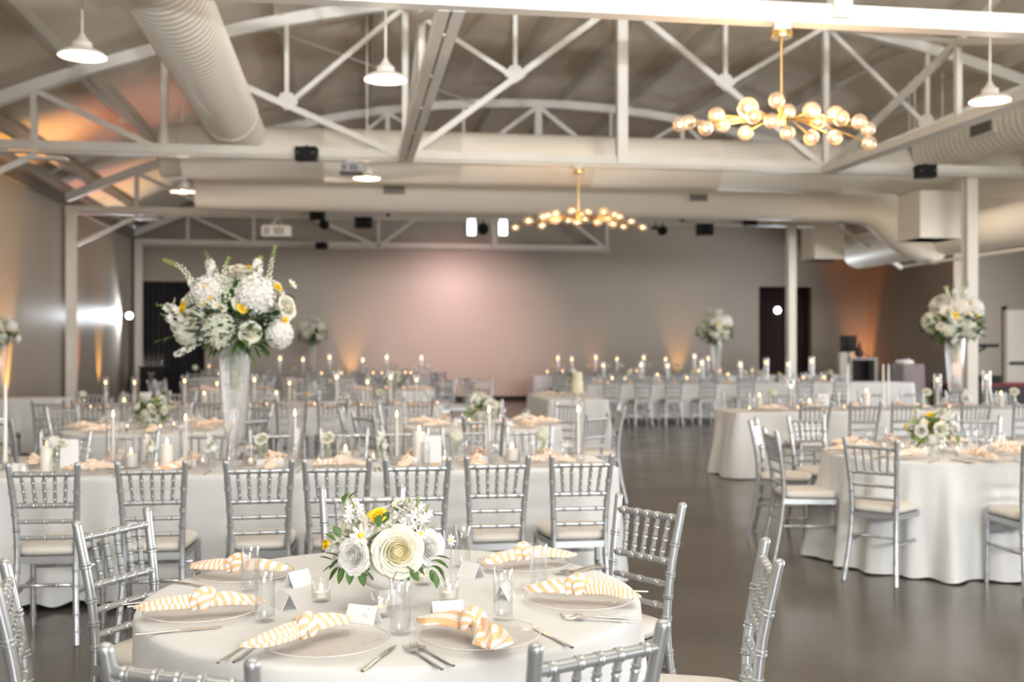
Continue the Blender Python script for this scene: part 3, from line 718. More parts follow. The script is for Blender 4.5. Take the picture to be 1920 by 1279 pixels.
# ================================================================== CLOTHS
def drape(name, outline, n, h, hem, flare, amp, freq, seed, label, group=None, sag=.0, swirl=0):
    """outline(t)->(x,y,nx,ny); tabletop plus floor-length skirt with folds growing toward the hem"""
    r = random.Random(seed); ph = [r.uniform(0, 6.28) for _ in range(6)]; fr = [freq*(.6+.22*k+r.uniform(-.05, .05)) for k in range(4)]
    am = [r.uniform(.5, 1) for _ in range(4)]
    rows = [(0, 0), (.25, .0), (.6, 0), (.9, 0), (.985, 0), (1, .004), (1, .014), (1, .03)]
    down = [.06, .12, .2, .3, .4, .5, .6, .7, .8, .88, .94, 1.0]
    vs = []; cx, cy = 0, 0
    for j in range(n):
        pass
    O = [outline(j/n) for j in range(n)]
    for k, (s_, dz) in enumerate(rows):
        for (x, y, nx, ny) in O:
            off = 0 if s_ < 1 else (.004 if dz < .01 else .009 if dz < .02 else .011)
            vs.append((x*s_+nx*off, y*s_+ny*off, h-dz))
    for q in down:
        z = h-.03-(h-.03-hem)*q
        for j, (x, y, nx, ny) in enumerate(O):
            T = 2*pi*j/n
            fold = sum(am[i]*sin(T*round(fr[i])+ph[i]+swirl*q) for i in range(4))/2.2
            fold2 = sin(T*round(freq*2.3)+ph[5])*.25
            a = amp*(q**.8)*(fold+fold2*(1-q)+.35)
            off = .011+flare*q**1.1+a
            zz = z + (0.012*sin(T*round(freq*1.7)+ph[4]) if q == 1.0 else 0)*(1 if hem > .02 else .3)
            vs.append((x+nx*off, y+ny*off, max(.004, zz)))
    R = len(rows)+len(down)
    fs = [(i*n+j, (i+1)*n+j, (i+1)*n+(j+1)%n, i*n+(j+1)%n) for i in range(R-1) for j in range(n)]
    b = MB(); b.add(vs, fs); o = b.build(name, M['cloth'])
    try: o.data.set_sharp_from_angle(angle=radians(180))
    except Exception: pass
    return tag(o, label, 'tablecloth', group)
def circle(R):
    return lambda t: (R*cos(2*pi*t), R*sin(2*pi*t), cos(2*pi*t), sin(2*pi*t))
def rrect(a, c, rad):
    """half sizes a,c; evenly spaced along the rounded outline"""
    segs = []; 
    L1, L2, A = 2*(a-rad), 2*(c-rad), pi*rad/2; tot = 2*L1+2*L2+4*A
    def f(t):
        s = (t % 1)*tot
        for k in range(4):
            L = L1 if k % 2 == 0 else L2
            if s < L:
                if k == 0: return (-a+rad+s, -c, 0, -1)
                if k == 1: return (a, -c+rad+s, 1, 0)
                if k == 2: return (a-rad-s, c, 0, 1)
                return (-a, c-rad-s, -1, 0)
            s -= L
            if s < A:
                q = s/rad; base = [(-pi/2), 0, pi/2, pi][k]; ccx, ccy = [(a-rad, -c+rad), (a-rad, c-rad), (-a+rad, c-rad), (-a+rad, -c+rad)][k]
                g = base+q; return (ccx+rad*cos(g), ccy+rad*sin(g), cos(g), sin(g))
            s -= A
        return (-a+rad, -c, 0, -1)
    return f
def table_frame(name, x, y, label, rnd_=None, a=0, c=0, legs=()):
    t = empty(name, (x, y, 0)); tag(t, label, 'table', 'tables under the cloths')
    b = MB()
    if rnd_: b.lathe([(.001, .73), (rnd_-.015, .73), (rnd_-.015, .757), (.001, .757)], 40)
    else: b.box((-a+.012, -c+.012, .73), (a-.012, c-.012, .757))
    b.build('tabletop', M['counter'], t, smooth=bool(rnd_))
    for (lx, ly) in legs:
        b = MB(); b.tube([(lx, ly, 0), (lx, ly, .73)], .016, 8); b.build('leg', M['black'], t)
    return t
RT = .762
def round_table(x, y, seed, desc, hem=.012, amp=.035, n=220, freq=13, flare=.05):
    table_frame('round_table', x, y, 'round folding table under the cloth of the ' + desc, RT, legs=[(.35*cos(q), .35*sin(q)) for q in (.7, 2.4, 3.9, 5.4)])
    o = drape('tablecloth', circle(RT), n, TZ, hem, flare, amp, freq, seed, 'floor-length white cloth on the ' + desc, 'white tablecloths'); o.location = (x, y, 0); return o
def long_table(x0, x1, y0, y1, seed, desc, hem=.012, amp=.03, n=420, freq=30, flare=.05):
    x, y, a, c = (x0+x1)/2, (y0+y1)/2, (x1-x0)/2, (y1-y0)/2
    k = max(1, int(a/1.2)); lg = []
    for i in range(k+1):
        for s in (-1, 1): lg.append((-a+.25+(2*a-.5)*i/k, s*(c-.1)))
    table_frame('long_table', x, y, 'long folding table under the cloth of the ' + desc, a=a, c=c, legs=lg)
    o = drape('tablecloth', rrect(a, c, .05), n, TZ, hem, flare, amp, freq, seed, 'floor-length white cloth on the ' + desc, 'white tablecloths'); o.location = (x, y, 0); return o

# ================================================================== TABLEWARE
def make_charger():
    b = MB(); b.lathe([(.001, .004), (.10, .004), (.115, .006), (.135, .012), (.158, .017), (.163, .0185), (.165, .017), (.160, .0135), (.136, .009), (.115, .0025), (.10, 0), (.001, 0)], 56)
    o = b.build('charger_plate', M['charger'])
    b = MB(); n_ = 64; b.tube([(.1635*cos(2*pi*i/n_), .1635*sin(2*pi*i/n_), .0175) for i in range(n_+1)], .0016, 6, caps=False); b.build('rim', M['rim'], o)
    return o
CHARGER = Proto(make_charger)
def make_glass():
    t = empty('water_glass')
    b = MB(); b.lathe([(.001, 0), (.026, 0), (.0285, .004), (.0295, .145), (.0285, .147), (.0272, .145), (.0262, .016), (.022, .012), (.001, .012)], 28); b.build('glass_wall', M['glass'], t)
    b = MB(); b.lathe([(.001, .0125), (.0255, .0165), (.0266, .105), (.001, .1055)], 24); b.build('water', M['water'], t)
    return t
GLASS = Proto(make_glass)
def make_votive():
    t = empty('votive_candle')
    b = MB(); b.lathe([(.001, 0), (.026, 0), (.029, .003), (.031, .066), (.0295, .068), (.028, .066), (.0262, .014), (.001, .010)], 24, rib=.012, ribn=12); b.build('glass_cup', M['glass'], t)
    b = MB(); b.lathe([(.001, .012), (.019, .012), (.020, .028), (.018, .0275), (.001, .0265)], 18); w_ = b.build('tea_light', M['wax'], t)
    b = MB(); b.sphere((0, 0, .038), .0048, 8, 8, (1, 1, 2.0)); b.build('flame', M['tealight'], w_)
    return t
VOTIVE = Proto(make_votive)
def make_taper(h=.255):
    t = empty('taper_candle')
    b = MB(); b.lathe([(.001, 0), (.036, 0), (.037, .004), (.030, .010), (.014, .016), (.012, .030), (.018, .036), (.018, .052), (.013, .055), (.001, .055)], 18); b.build('crystal_holder', M['crystal'], t)
    b = MB(); b.lathe([(.0115, .045), (.0112, .10), (.0100, .055+h-.012), (.0075, .055+h), (.001, .055+h+.001)], 14); c = b.build('wax_stick', M['wax'], t)
    b = MB(); b.tube([(0, 0, .055+h), (0, 0, .055+h+.01)], .0012, 5); b.build('wick', M['black'], c)
    b = MB(); b.lathe([(.0008, .055+h+.004), (.0062, .055+h+.012), (.0072, .055+h+.019), (.0048, .055+h+.030), (.0022, .055+h+.040), (.0004, .055+h+.048)], 10); b.build('flame', M['flame'], c)
    return t
TAPER = Proto(make_taper)
def make_taper_unlit():
    t = empty('taper_candle')
    b = MB(); b.lathe([(.001, 0), (.036, 0), (.037, .004), (.030, .010), (.014, .016), (.012, .030), (.018, .036), (.018, .052), (.013, .055), (.001, .055)], 18); b.build('crystal_holder', M['crystal'], t)
    b = MB(); b.lathe([(.0125, .045), (.0115, .40), (.0085, .535), (.004, .548), (.001, .549)], 14); c = b.build('wax_stick', M['wax'], t)
    b = MB(); b.tube([(0, 0, .548), (0, 0, .56)], .0012, 5); b.build('wick', M['black'], c)
    return t
UNLIT = Proto(make_taper_unlit)
def make_sleeve():
    b = MB(); b.lathe([(.040, 0), (.040, .37), (.0385, .3715), (.037, .37), (.037, .002)], 28); return b.build('glass_sleeve', M['sleeve'])
SLEEVE = Proto(make_sleeve)
def pillar_maker(h):
    def f():
        t = empty('pillar_candle')
        b = MB(); b.lathe([(.001, 0), (.037, 0), (.038, .003), (.038, h-.004), (.035, h), (.02, h-.004), (.001, h-.006)], 26); b.build('wax_body', M['wax'], t)
        b = MB(); b.tube([(0, 0, h-.006), (0, 0, h+.008)], .0012, 5); w_ = b.build('wick', M['black'], t)
        b = MB(); b.lathe([(.0008, h+.002), (.0062, h+.010), (.0072, h+.016), (.0048, h+.027), (.0022, h+.036), (.0004, h+.042)], 10); b.build('flame', M['flame'], w_)
        return t
    return f
PIL = {1: Proto(pillar_maker(.08)), 2: Proto(pillar_maker(.155)), 3: Proto(pillar_maker(.21))}
def make_cyl():
    b = MB(); b.lathe([(.001, 0), (.056, 0), (.058, .003), (.058, .20), (.0565, .2015), (.055, .20), (.055, .006), (.001, .006)], 30); return b.build('glass_cylinder', M['sleeve'])
CYL = Proto(make_cyl)
def card_maker(hw, h, lean, scribble=False):
    def f():
        t = empty('place_card') if scribble else None
        b = MB(); s = h*lean
        vs = [(-hw, -s, 0), (hw, -s, 0), (hw, 0, h), (-hw, 0, h), (hw, s, 0), (-hw, s, 0)]
        k = .0012
        vs += [(x, y*(1-.08), z-k if z > 0 else z) for x, y, z in vs]
        b.add(vs, [(0, 1, 2, 3), (3, 2, 4, 5), (9, 8, 7, 6), (11, 10, 8, 9), (0, 6, 7, 1), (5, 4, 10, 11), (1, 7, 8, 2), (2, 8, 10, 4), (0, 3, 9, 6), (3, 5, 11, 9)])
        if not scribble: return b.build('place_card', M['white'], smooth=False)
        b.build('card', M['white'], t, smooth=False)
        r = random.Random(scribble); b = MB(); x = -hw*.15 if scribble == 1 else -hw*.2; P = []
        def onface(x, q): return (x, -s*(1-q)-.0006, h*q+.0002)
        while x < hw*.62: 
            P.append(onface(x, .42+r.uniform(-.05, .13)+(.14 if r.random() < .12 else 0))); x += .0024
        b.tube(cr(P, len(P)*3), .00028, 4)
        b.tube(cr([onface(hw*.35, .78), onface(hw*.38, .86), onface(hw*.42, .78), onface(hw*.45, .86), onface(hw*.5, .77), onface(hw*.55, .85)], 16), .00025, 4)
        b.build('handwriting', M['ink'], t)
        return t
    return f
CARD = Proto(card_maker(.043, .048, .55)); CARDW = [Proto(card_maker(.046, .052, .55, 1)), Proto(card_maker(.046, .052, .55, 2))]
def make_fork():
    b = MB(); P = [(0, -.105, .004), (0, -.03, .0045), (0, .03, .006), (0, .05, .010)]
    b.tube(P, [.0052, .0046, .0032, .0040], 8, sx=1, sy=.55)
    # shoulder
    rows = [(.05, .004, .010), (.06, .011, .0105), (.072, .0125, .009), (.08, .0122, .007)]
    vs = []
    for y, hw, z in rows: vs += [(-hw, y, z+.001), (hw, y, z+.001), (hw, y, z-.001), (-hw, y, z-.001)]
    fs = []
    for i in range(3):
        for j in range(4): fs.append((i*4+j, i*4+(j+1) % 4, (i+1)*4+(j+1) % 4, (i+1)*4+j))
    b.add(vs, fs+[(12, 13, 14, 15)])
    for k in range(4):
        x = -.0098+.00653*k; b.tube([(x, .078, .0075), (x, .095, .004), (x, .108, .0055), (x, .116, .010)], [.0019, .0019, .0016, .0008], 6, sy=.7)
    return b.build('fork', M['chrome'])
def make_knife():
    b = MB(); b.tube([(0, -.115, .005), (0, -.02, .005), (0, .0, .005)], [.0055, .0048, .0036], 8, sy=.6)
    vs = []; rows = [(0, -.003, .003), (.01, -.005, .006), (.06, -.0045, .0085), (.095, -.001, .0080), (.112, .005, .0065)]
    for y, a, c in rows: vs += [(a, y, .0058), (c, y, .0052), (c, y, .0044), (a, y, .0042)]
    fs = []
    for i in range(4):
        for j in range(4): fs.append((i*4+j, i*4+(j+1) % 4, (i+1)*4+(j+1) % 4, (i+1)*4+j))
    b.add(vs, fs+[(3, 2, 1, 0), (16, 17, 18, 19)]); return b.build('knife', M['chrome'])
FORK = Proto(make_fork); KNIFE = Proto(make_knife)
def napkin_maker(seed, L=.175, bend=.35, wide=.027, stripe=(36, 3), droop=0, lift=.0):
    def f():
        r = random.Random(seed); b = MB()
        def tail(sgn, bnd, Lt, wd, st, drp=0):
            P = []; n = 22
            for i in range(n+1):
                t = i/n; P.append(Vector((sgn*(.012+Lt*t), bnd*Lt*t*t*.8, .020+.010*sin(pi*t)-(.010*t)-drp*max(0, t-.72)*.28)))
            R = []; NN = 40; vs = []; uv = []
            ph = r.uniform(0, 6); ph2 = r.uniform(0, 6)
            for i, p in enumerate(P):
                t = i/n
                wdt = wd*(.50+.30*t+.70*sin(min(1, t*1.15)*pi*.6)+.10*sin(t*9+ph))*(1-max(0, t-.78)*3.4) if t < .99 else wd*.25
                wdt = max(.006, wdt); ht = .019*(1-t*.62)+.003
                tg = (P[min(i+1, n)]-P[max(i-1, 0)]); tg.z = 0; tg.normalize(); nx = Vector((-tg.y, tg.x, 0))
                for j in range(NN):
                    q = 2*pi*j/NN; c, s_ = cos(q), sin(q)
                    pl = 1+.10*sin(5*q+ph+t*3)
                    top = max(0, s_)
                    zz = s_*ht*(1+.6*sin(c*7.5+ph2+t*3)*(1 if s_ > 0 else .1))*pl
                    e = p+nx*(c*wdt)+Vector((0, 0, max(-p.z+.019, zz) if not drp else zz)); vs.append(e)
                    uv.append((st[0]*t*Lt/.21*.42+st[1]*(c*.5)*(1-.4*t)+.5, 0))
            fs = [(i*NN+j, i*NN+(j+1) % NN, (i+1)*NN+(j+1) % NN, (i+1)*NN+j) for i in range(n) for j in range(NN)]
            b.add(vs, fs+[tuple(n*NN+j for j in range(NN))], uv)
        tail(-1, bend, L*1.0, wide, stripe, droop); tail(1, -bend*.7 if seed % 2 else bend*.6, L*.92, wide*.9, (stripe[0]*.5, stripe[1]+1.5), 0)
        # knot: two wrapped loops
        for (a0, tilt, rr, k) in ((0, .35, .028, 0), (pi/2.3, -.5, .023, 1)):
            n = 26; P = []
            for i in range(n+1):
                q = pi*1.25*i/n-.35
                P.append((cos(q)*.026*cos(a0)+sin(a0)*.012*(i/n-.5), cos(q)*.026*sin(a0)-cos(a0)*.03*(i/n-.5), .024+lift+sin(q)*.027+.003*k))
            b.tube(P, [rr*(.55+.45*sin(pi*i/n)) for i in range(n+1)], 18, sx=1, sy=.62, uvf=lambda t, s_: (t*6+s_*1.2, 0))
        return b.build('knotted_napkin', M['napkin'])
    return f
NAP = [Proto(napkin_maker(1)), Proto(napkin_maker(2, .17, .7, .037, (10, 4))), Proto(napkin_maker(5, .165, .5, .029, (36, 1.2), 0)), Proto(napkin_maker(8, .175, .4, .028, (30, -2)))]

# ================================================================== FLOWERS (local meshes, centre at origin, facing +Z)
def rose_mb(r, seed=0, lay=9, openn=1.0, core=True):
    b = MB(); rd = random.Random(seed)
    for L in range(lay):
        f = L/(lay-1); n = 3 if L < 2 else 4 if L < 5 else 5 if L < 7 else 6
        Ri = r*(.10+.88*f**.95)*openn; hh = r*(.60-.34*f**1.4); base = -r*.30*(1-.15*f)
        for k in range(n):
            ph = 2*pi*k/n+L*1.07+rd.uniform(-.2, .2); span = pi/n*rd.uniform(1.35, 1.6)
            nu, nv = 8, 6; vs = []
            wob = rd.uniform(0, 6); tilt = rd.uniform(-.06, .08)*r*(.3+f); spir = rd.uniform(.05, .12)
            for j in range(nv+1):
                v = j/nv
                for i in range(nu+1):
                    u = -1+2*i/nu; sp = span*(.45+.62*sin(pi*(.12+.7*v)))
                    rho = Ri*(.30+.70*sin(v*pi/2)**.6)*(1-(1-f)**2*.35*v*v)*(1+spir*u)
                    fl = max(0, v-.72)/.28; rho += r*(.02+.16*f)*fl*(1-.25*u*u)
                    q = ph+u*sp; top = 1-.13*abs(u)**2.5*(v**2)
                    z = base+(hh-base)*v*top-(r*.16*f*fl**2)+r*.025*sin(wob+u*5)*v*(.4+f)+tilt*v
                    vs.append((rho*cos(q), rho*sin(q), z))
            fs = [(j*(nu+1)+i, j*(nu+1)+i+1, (j+1)*(nu+1)+i+1, (j+1)*(nu+1)+i) for j in range(nv) for i in range(nu)]
            b.cur = 1 if (L < lay*.4 and core) else 0; b.add(vs, fs)
    b.cur = 1 if core else 0; b.sphere((0, 0, r*.10), r*.30, 10, 6, (1, 1, 1.2)); b.cur = 0; b.sphere((0, 0, -r*.14), r*.62, 12, 6, (1, 1, .6)); return b
def floret(b, p, nrm, r, npet=4, rd=random, cup=.25):
    nrm = Vector(nrm).normalized(); a = nrm.orthogonal().normalized(); c = nrm.cross(a); q0 = rd.uniform(0, 6.3); p = Vector(p)
    for k in range(npet):
        q = q0+2*pi*k/npet; d = a*cos(q)+c*sin(q); e = a*cos(q+pi/2)+c*sin(q+pi/2); s = r*pi/npet*.62
        vs = [p, p+d*r*.5+e*s*.8+nrm*r*cup*.3, p+d*r+e*s*.55+nrm*r*cup, p+d*r*1.08+nrm*r*cup*1.1, p+d*r-e*s*.55+nrm*r*cup, p+d*r*.5-e*s*.8+nrm*r*cup*.3]
        b.add(vs, [(0, 1, 2, 3), (0, 3, 4, 5)])
def fib(n):
    for i in range(n):
        z = 1-2*(i+.5)/n; q = i*2.39996; s = sqrt(1-z*z); yield Vector((s*cos(q), s*sin(q), z))
def hydrangea_mb(r, seed=0, n=120):
    b = MB(); rd = random.Random(seed); b.cur = 0
    b.sphere((0, 0, 0), r*.86, 14, 10, (1, 1, .85))
    for p in fib(n):
        rr = r*(.93+rd.uniform(-.04, .06)); q = Vector((p.x*rr, p.y*rr, p.z*rr*.88)); floret(b, q, p+Vector((rd.uniform(-.3, .3), rd.uniform(-.3, .3), rd.uniform(-.3, .3))), r*.20, 4, rd)
    return b
def daisy_mb(r, seed=0):
    b = MB(); rd = random.Random(seed); b.cur = 0
    floret(b, (0, 0, 0), (0, 0, 1), r, 8, rd, .2); floret(b, (0, 0, .001), (0, .05, 1), r*.85, 7, rd, .35)
    b.cur = 1; b.sphere((0, 0, r*.1), r*.3, 8, 5, (1, 1, .6)); return b
def spike(b, P, r, seed=0, dens=.014, bud_from=.75, mw=0, mg=1, ms=2, fs=1.0):
    """stem with florets then green buds toward the tip"""
    P = cr(P, 20); rd = random.Random(seed); L = sum((P[i+1]-P[i]).length for i in range(20)); n = int(L/dens)
    b.cur = ms; b.tube(P, [.0028]*16+[.0024, .002, .0016, .0012, .0008], 5)
    for i in range(n):
        t = (i+.5)/n; k = min(19, int(t*20)); p = P[k].lerp(P[k+1], t*20-k); tg = (P[k+1]-P[k]).normalized()
        o = tg.orthogonal().normalized(); q = i*2.4; d = o*cos(q)+tg.cross(o)*sin(q); rr = r*(1-.55*t)
        if t < bud_from:
            b.cur = mw
            for z in range(2 if fs >= 1 else 1):
                q2 = q+z*2.1; d = o*cos(q2)+tg.cross(o)*sin(q2); floret(b, p+d*rr*.75, d+tg*.4, r*.62*fs*(1-.3*t), 5, rd, .35)
        else:
            b.cur = mg; b.sphere(p+d*rr*.5, r*.22*(1.25-t), 6, 4, (1, 1, 1.3))
def bells(b, P, r, seed, ms=2, mw=3):
    """slim spray of small round buds"""
    P = cr(P, 20); L = sum((P[i+1]-P[i]).length for i in range(20)); n = int(L/.0075)
    b.cur = ms; b.tube(P, .0022, 5)
    for i in range(n):
        t = (i+.5)/n; k = min(19, int(t*20)); p = P[k].lerp(P[k+1], t*20-k); tg = (P[k+1]-P[k]).normalized()
        o = tg.orthogonal().normalized(); q = i*2.4; d = o*cos(q)+tg.cross(o)*sin(q); b.cur = mw if t < .8 else 1
        b.sphere(p+d*r*(1-.6*t), .0085*(1.15-.65*t), 6, 4)
def leaf(b, p, d, L, wd, rd, curl=.3):
    p = Vector(p); d = Vector(d).normalized(); up = Vector((rd.uniform(-.5, .5), rd.uniform(-.5, .5), 1)); e = d.cross(up)
    if e.length < .1: e = d.orthogonal()
    e.normalize(); nn = e.cross(d); vs = []; K = 6
    for i in range(K+1):
        t = i/K; s = sin(pi*min(1, t*.92+.06))**.9*wd; c = p+d*L*t-nn*0-Vector((0, 0, 1))*curl*L*t*t
        vs += [c-e*s+nn*s*.35, c, c+e*s+nn*s*.35]
    b.add(vs, [q for i in range(K) for q in ((i*3, i*3+1, i*3+4, i*3+3), (i*3+1, i*3+2, i*3+5, i*3+4))])
_cache = {}
def mesh_for(kind, r, seed):
    key = (kind, round(r, 3), seed)
    if key not in _cache:
        if kind == 'rose': m = rose_mb(r, seed).mesh('rose', [M['rose'], M['rosey']])
        elif kind == 'creamrose': m = rose_mb(r, seed).mesh('rose', [M['rose'], M['rose']])
        elif kind == 'peony': m = rose_mb(r, seed+20, 10).mesh('peony', [M['rosew'], M['rosew']])
        elif kind == 'hydrangea': m = hydrangea_mb(r, seed).mesh('hydrangea', [M['hyd']])
        elif kind == 'hydwhite': m = hydrangea_mb(r, seed).mesh('hydrangea', [M['rosew']])
        elif kind == 'daisy': m = daisy_mb(r, seed).mesh('daisy', [M['rosew'], M['yellow']])
        elif kind == 'yellow': m = rose_mb(r, seed, 6).mesh('yellow_bloom', [M['yellow'], M['yellow']])
        elif kind == 'yellowflat': m = daisy_mb(r, seed).mesh('yellow_bloom', [M['yellow'], M['orange']])
        _cache[key] = m
    return _cache[key]
PARTN = {'rose': 'rose', 'creamrose': 'rose', 'peony': 'peony', 'hydrangea': 'hydrangea', 'hydwhite': 'hydrangea', 'daisy': 'daisy', 'yellow': 'yellow_bloom', 'yellowflat': 'yellow_bloom'}
def bloom(parent, kind, p, nrm, r, seed=0):
    o = bpy.data.objects.new(PARTN[kind], mesh_for(kind, r, seed)); col.objects.link(o); o.parent = parent; o.location = p
    o.rotation_euler = Vector(nrm).to_track_quat('Z', 'Y').to_euler(); return o
FM = lambda: [M['rosew'], M['bud'], M['stem'], M['hyd']]

# ---- tall arrangement; local: x right, y away, z up, origin at the vase mouth; units from photo pixels
def make_tall():
    t = empty('tall_flower_arrangement'); k = 6.81/2000; U, V = 438, 643; rd = random.Random(11)
    def q(u, v, y): return Vector(((u-U)*k, y, (V-v)*k))
    cen = Vector((0, 0, .14))
    def bl(kind, u, v, y, rpx, seed=0):
        p = q(u, v, y); bloom(t, kind, p, (p-cen)+Vector((0, -.10, .02)), rpx*k, seed)
    bl('hydrangea', 422, 622, -.16, 33, 1); bl('hydwhite', 487, 556, -.13, 37, 2); bl('hydwhite', 398, 552, -.12, 33, 3); bl('hydwhite', 528, 628, -.08, 27, 4)
    bl('hydrangea', 352, 625, -.06, 24, 5); bl('hydrangea', 440, 545, .16, 36, 6); bl('hydwhite', 500, 600, .16, 33, 7); bl('hydrangea', 385, 600, .18, 34, 8); bl('hydwhite', 375, 592, -.10, 17, 9)
    bl('creamrose', 449, 508, -.02, 19, 1); bl('creamrose', 479, 626, -.17, 19, 2); bl('creamrose', 538, 578, -.04, 22, 3); bl('creamrose', 352, 568, -.05, 17, 4); bl('creamrose', 462, 572, -.16, 15, 5)
    bl('creamrose', 326, 615, -.02, 12, 6); bl('creamrose', 372, 600, -.16, 15, 4); bl('peony', 505, 540, .12, 24, 4); bl('creamrose', 415, 520, .1, 20, 2); bl('creamrose', 395, 650, -.02, 11, 6)
    bl('yellow', 352, 580, -.13, 11); bl('yellow', 469, 580, -.20, 10); bl('yellow', 524, 541, -.08, 8); bl('yellowflat', 399, 540, -.20, 7); bl('yellowflat', 409, 562, -.21, 7); bl('yellowflat', 398, 571, -.2, 6)
    bl('yellow', 539, 604, -.1, 7); bl('yellow', 466, 502, 0, 6); bl('daisy', 329, 568, -.04, 9, 1); bl('daisy', 547, 535, -.02, 11, 2)
    bl('daisy', 420, 575, -.2, 11, 3); bl('daisy', 432, 582, -.2, 10, 1)
    def S(fn, pts, *a, **kw):
        b = MB(); fn(b, [q(*p) for p in pts], *a, **kw); o = b.build('flower_spike', FM(), t)
    S(bells, [(420, 570, -.05), (368, 535, -.06), (345, 505, -.07), (309, 489, -.08)], .022, 1)
    S(bells, [(480, 570, 0), (500, 540, -.02), (508, 500, -.03), (517, 462, -.04)], .020, 2)
    S(bells, [(440, 570, -.16), (431, 540, -.15), (428, 510, -.12), (436, 484, -.1)], .020, 3)
    S(bells, [(440, 560, .1), (455, 520, .12), (470, 490, .14), (480, 478, .14)], .018, 4)
    S(spike, [(420, 570, -.06), (408, 530, -.07), (398, 500, -.07), (388, 472, -.07)], .042, 5)
    S(spike, [(470, 560, -.02), (480, 520, -.03), (485, 495, -.04), (490, 480, -.05)], .042, 6)
    S(spike, [(390, 600, -.08), (350, 590, -.1), (325, 580, -.12), (300, 573, -.12)], .04, 7)
    S(spike, [(400, 625, -.1), (375, 645, -.12), (352, 660, -.13), (336, 668, -.13)], .03, 8, bud_from=.95)
    S(spike, [(380, 610, -.1), (350, 608, -.13), (330, 600, -.14), (312, 590, -.14)], .038, 9)
    S(spike, [(500, 610, -.05), (530, 600, -.06), (545, 620, -.07), (556, 630, -.07)], .03, 10)
    S(spike, [(380, 560, -.05), (370, 545, -.06), (360, 530, -.06), (352, 520, -.06)], .032, 12)
    for i in range(16):
        a = rd.uniform(.25, 2.9); e = rd.uniform(-.3, 1.0); d = Vector((cos(a)*cos(e), sin(a)*cos(e), sin(e))); pp = cen+Vector((d.x*.27, d.y*.22, d.z*.20))
        kd = ('yellow', 'creamrose', 'hydwhite', 'yellow', 'daisy', 'hydrangea')[i % 6]; bloom(t, kd, pp, d, {'yellow': .034, 'daisy': .035, 'creamrose': .058, 'hydwhite': .085, 'hydrangea': .09}[kd], i % 4+1)
    b = MB()
    for i in range(620):
        d = Vector((rd.gauss(0, 1), rd.gauss(0, .9), rd.gauss(.0, .62))).normalized(); p = cen+Vector((d.x*.10, d.y*.10, d.z*.08))+Vector((0, 0, -.02))
        R_ = rd.uniform(.04, .22)*(.8 if d.y < -.35 else 1)*(.7 if d.z < -.45 else 1); p = p+d*R_*(1 if d.z < .3 else .75); leaf(b, p, d+Vector((0, 0, rd.uniform(-.1, .5))), rd.uniform(.055, .095), rd.uniform(.012, .024), rd, rd.uniform(-.1, .35))
    for (u, v) in ((318, 640), (300, 645), (350, 655), (520, 655), (500, 650), (545, 560), (330, 600), (470, 655), (400, 655)):
        for z in range(3): leaf(b, q(u+(10 if u < 438 else -10), v-6, -.05), Vector(((u-438), rd.uniform(-40, 10), rd.uniform(-30, 20))), .07, .012, rd)
    b.build('foliage', M['leaf'], t)
    b = MB(); rs = random.Random(5)
    for i in range(12): a = rs.uniform(0, 6.3); b.tube([(.02*cos(a), .02*sin(a), -.30), (.05*cos(a+.6), .05*sin(a+.6), -.02), (.1*cos(a), .1*sin(a), .12)], .003, 5)
    b.build('stems', M['stem'], t)
    return t
TALL = Proto(make_tall)
def make_vase():
    b = MB(); pr = [(.001, 0), (.075, 0), (.078, .006), (.06, .016), (.026, .03), (.018, .05), (.032, .066), (.038, .085), (.032, .104), (.020, .116), (.030, .135), (.050, .165), (.064, .22), (.080, .40), (.094, .60), (.104, .76), (.108, .805), (.106, .808), (.101, .76), (.090, .60), (.075, .40), (.058, .22), (.044, .17), (.001, .15)]
    b.lathe(pr, 96, rib=.022, ribn=24); return b.build('trumpet_vase', M['crystal'])
VASE = Proto(make_vase)
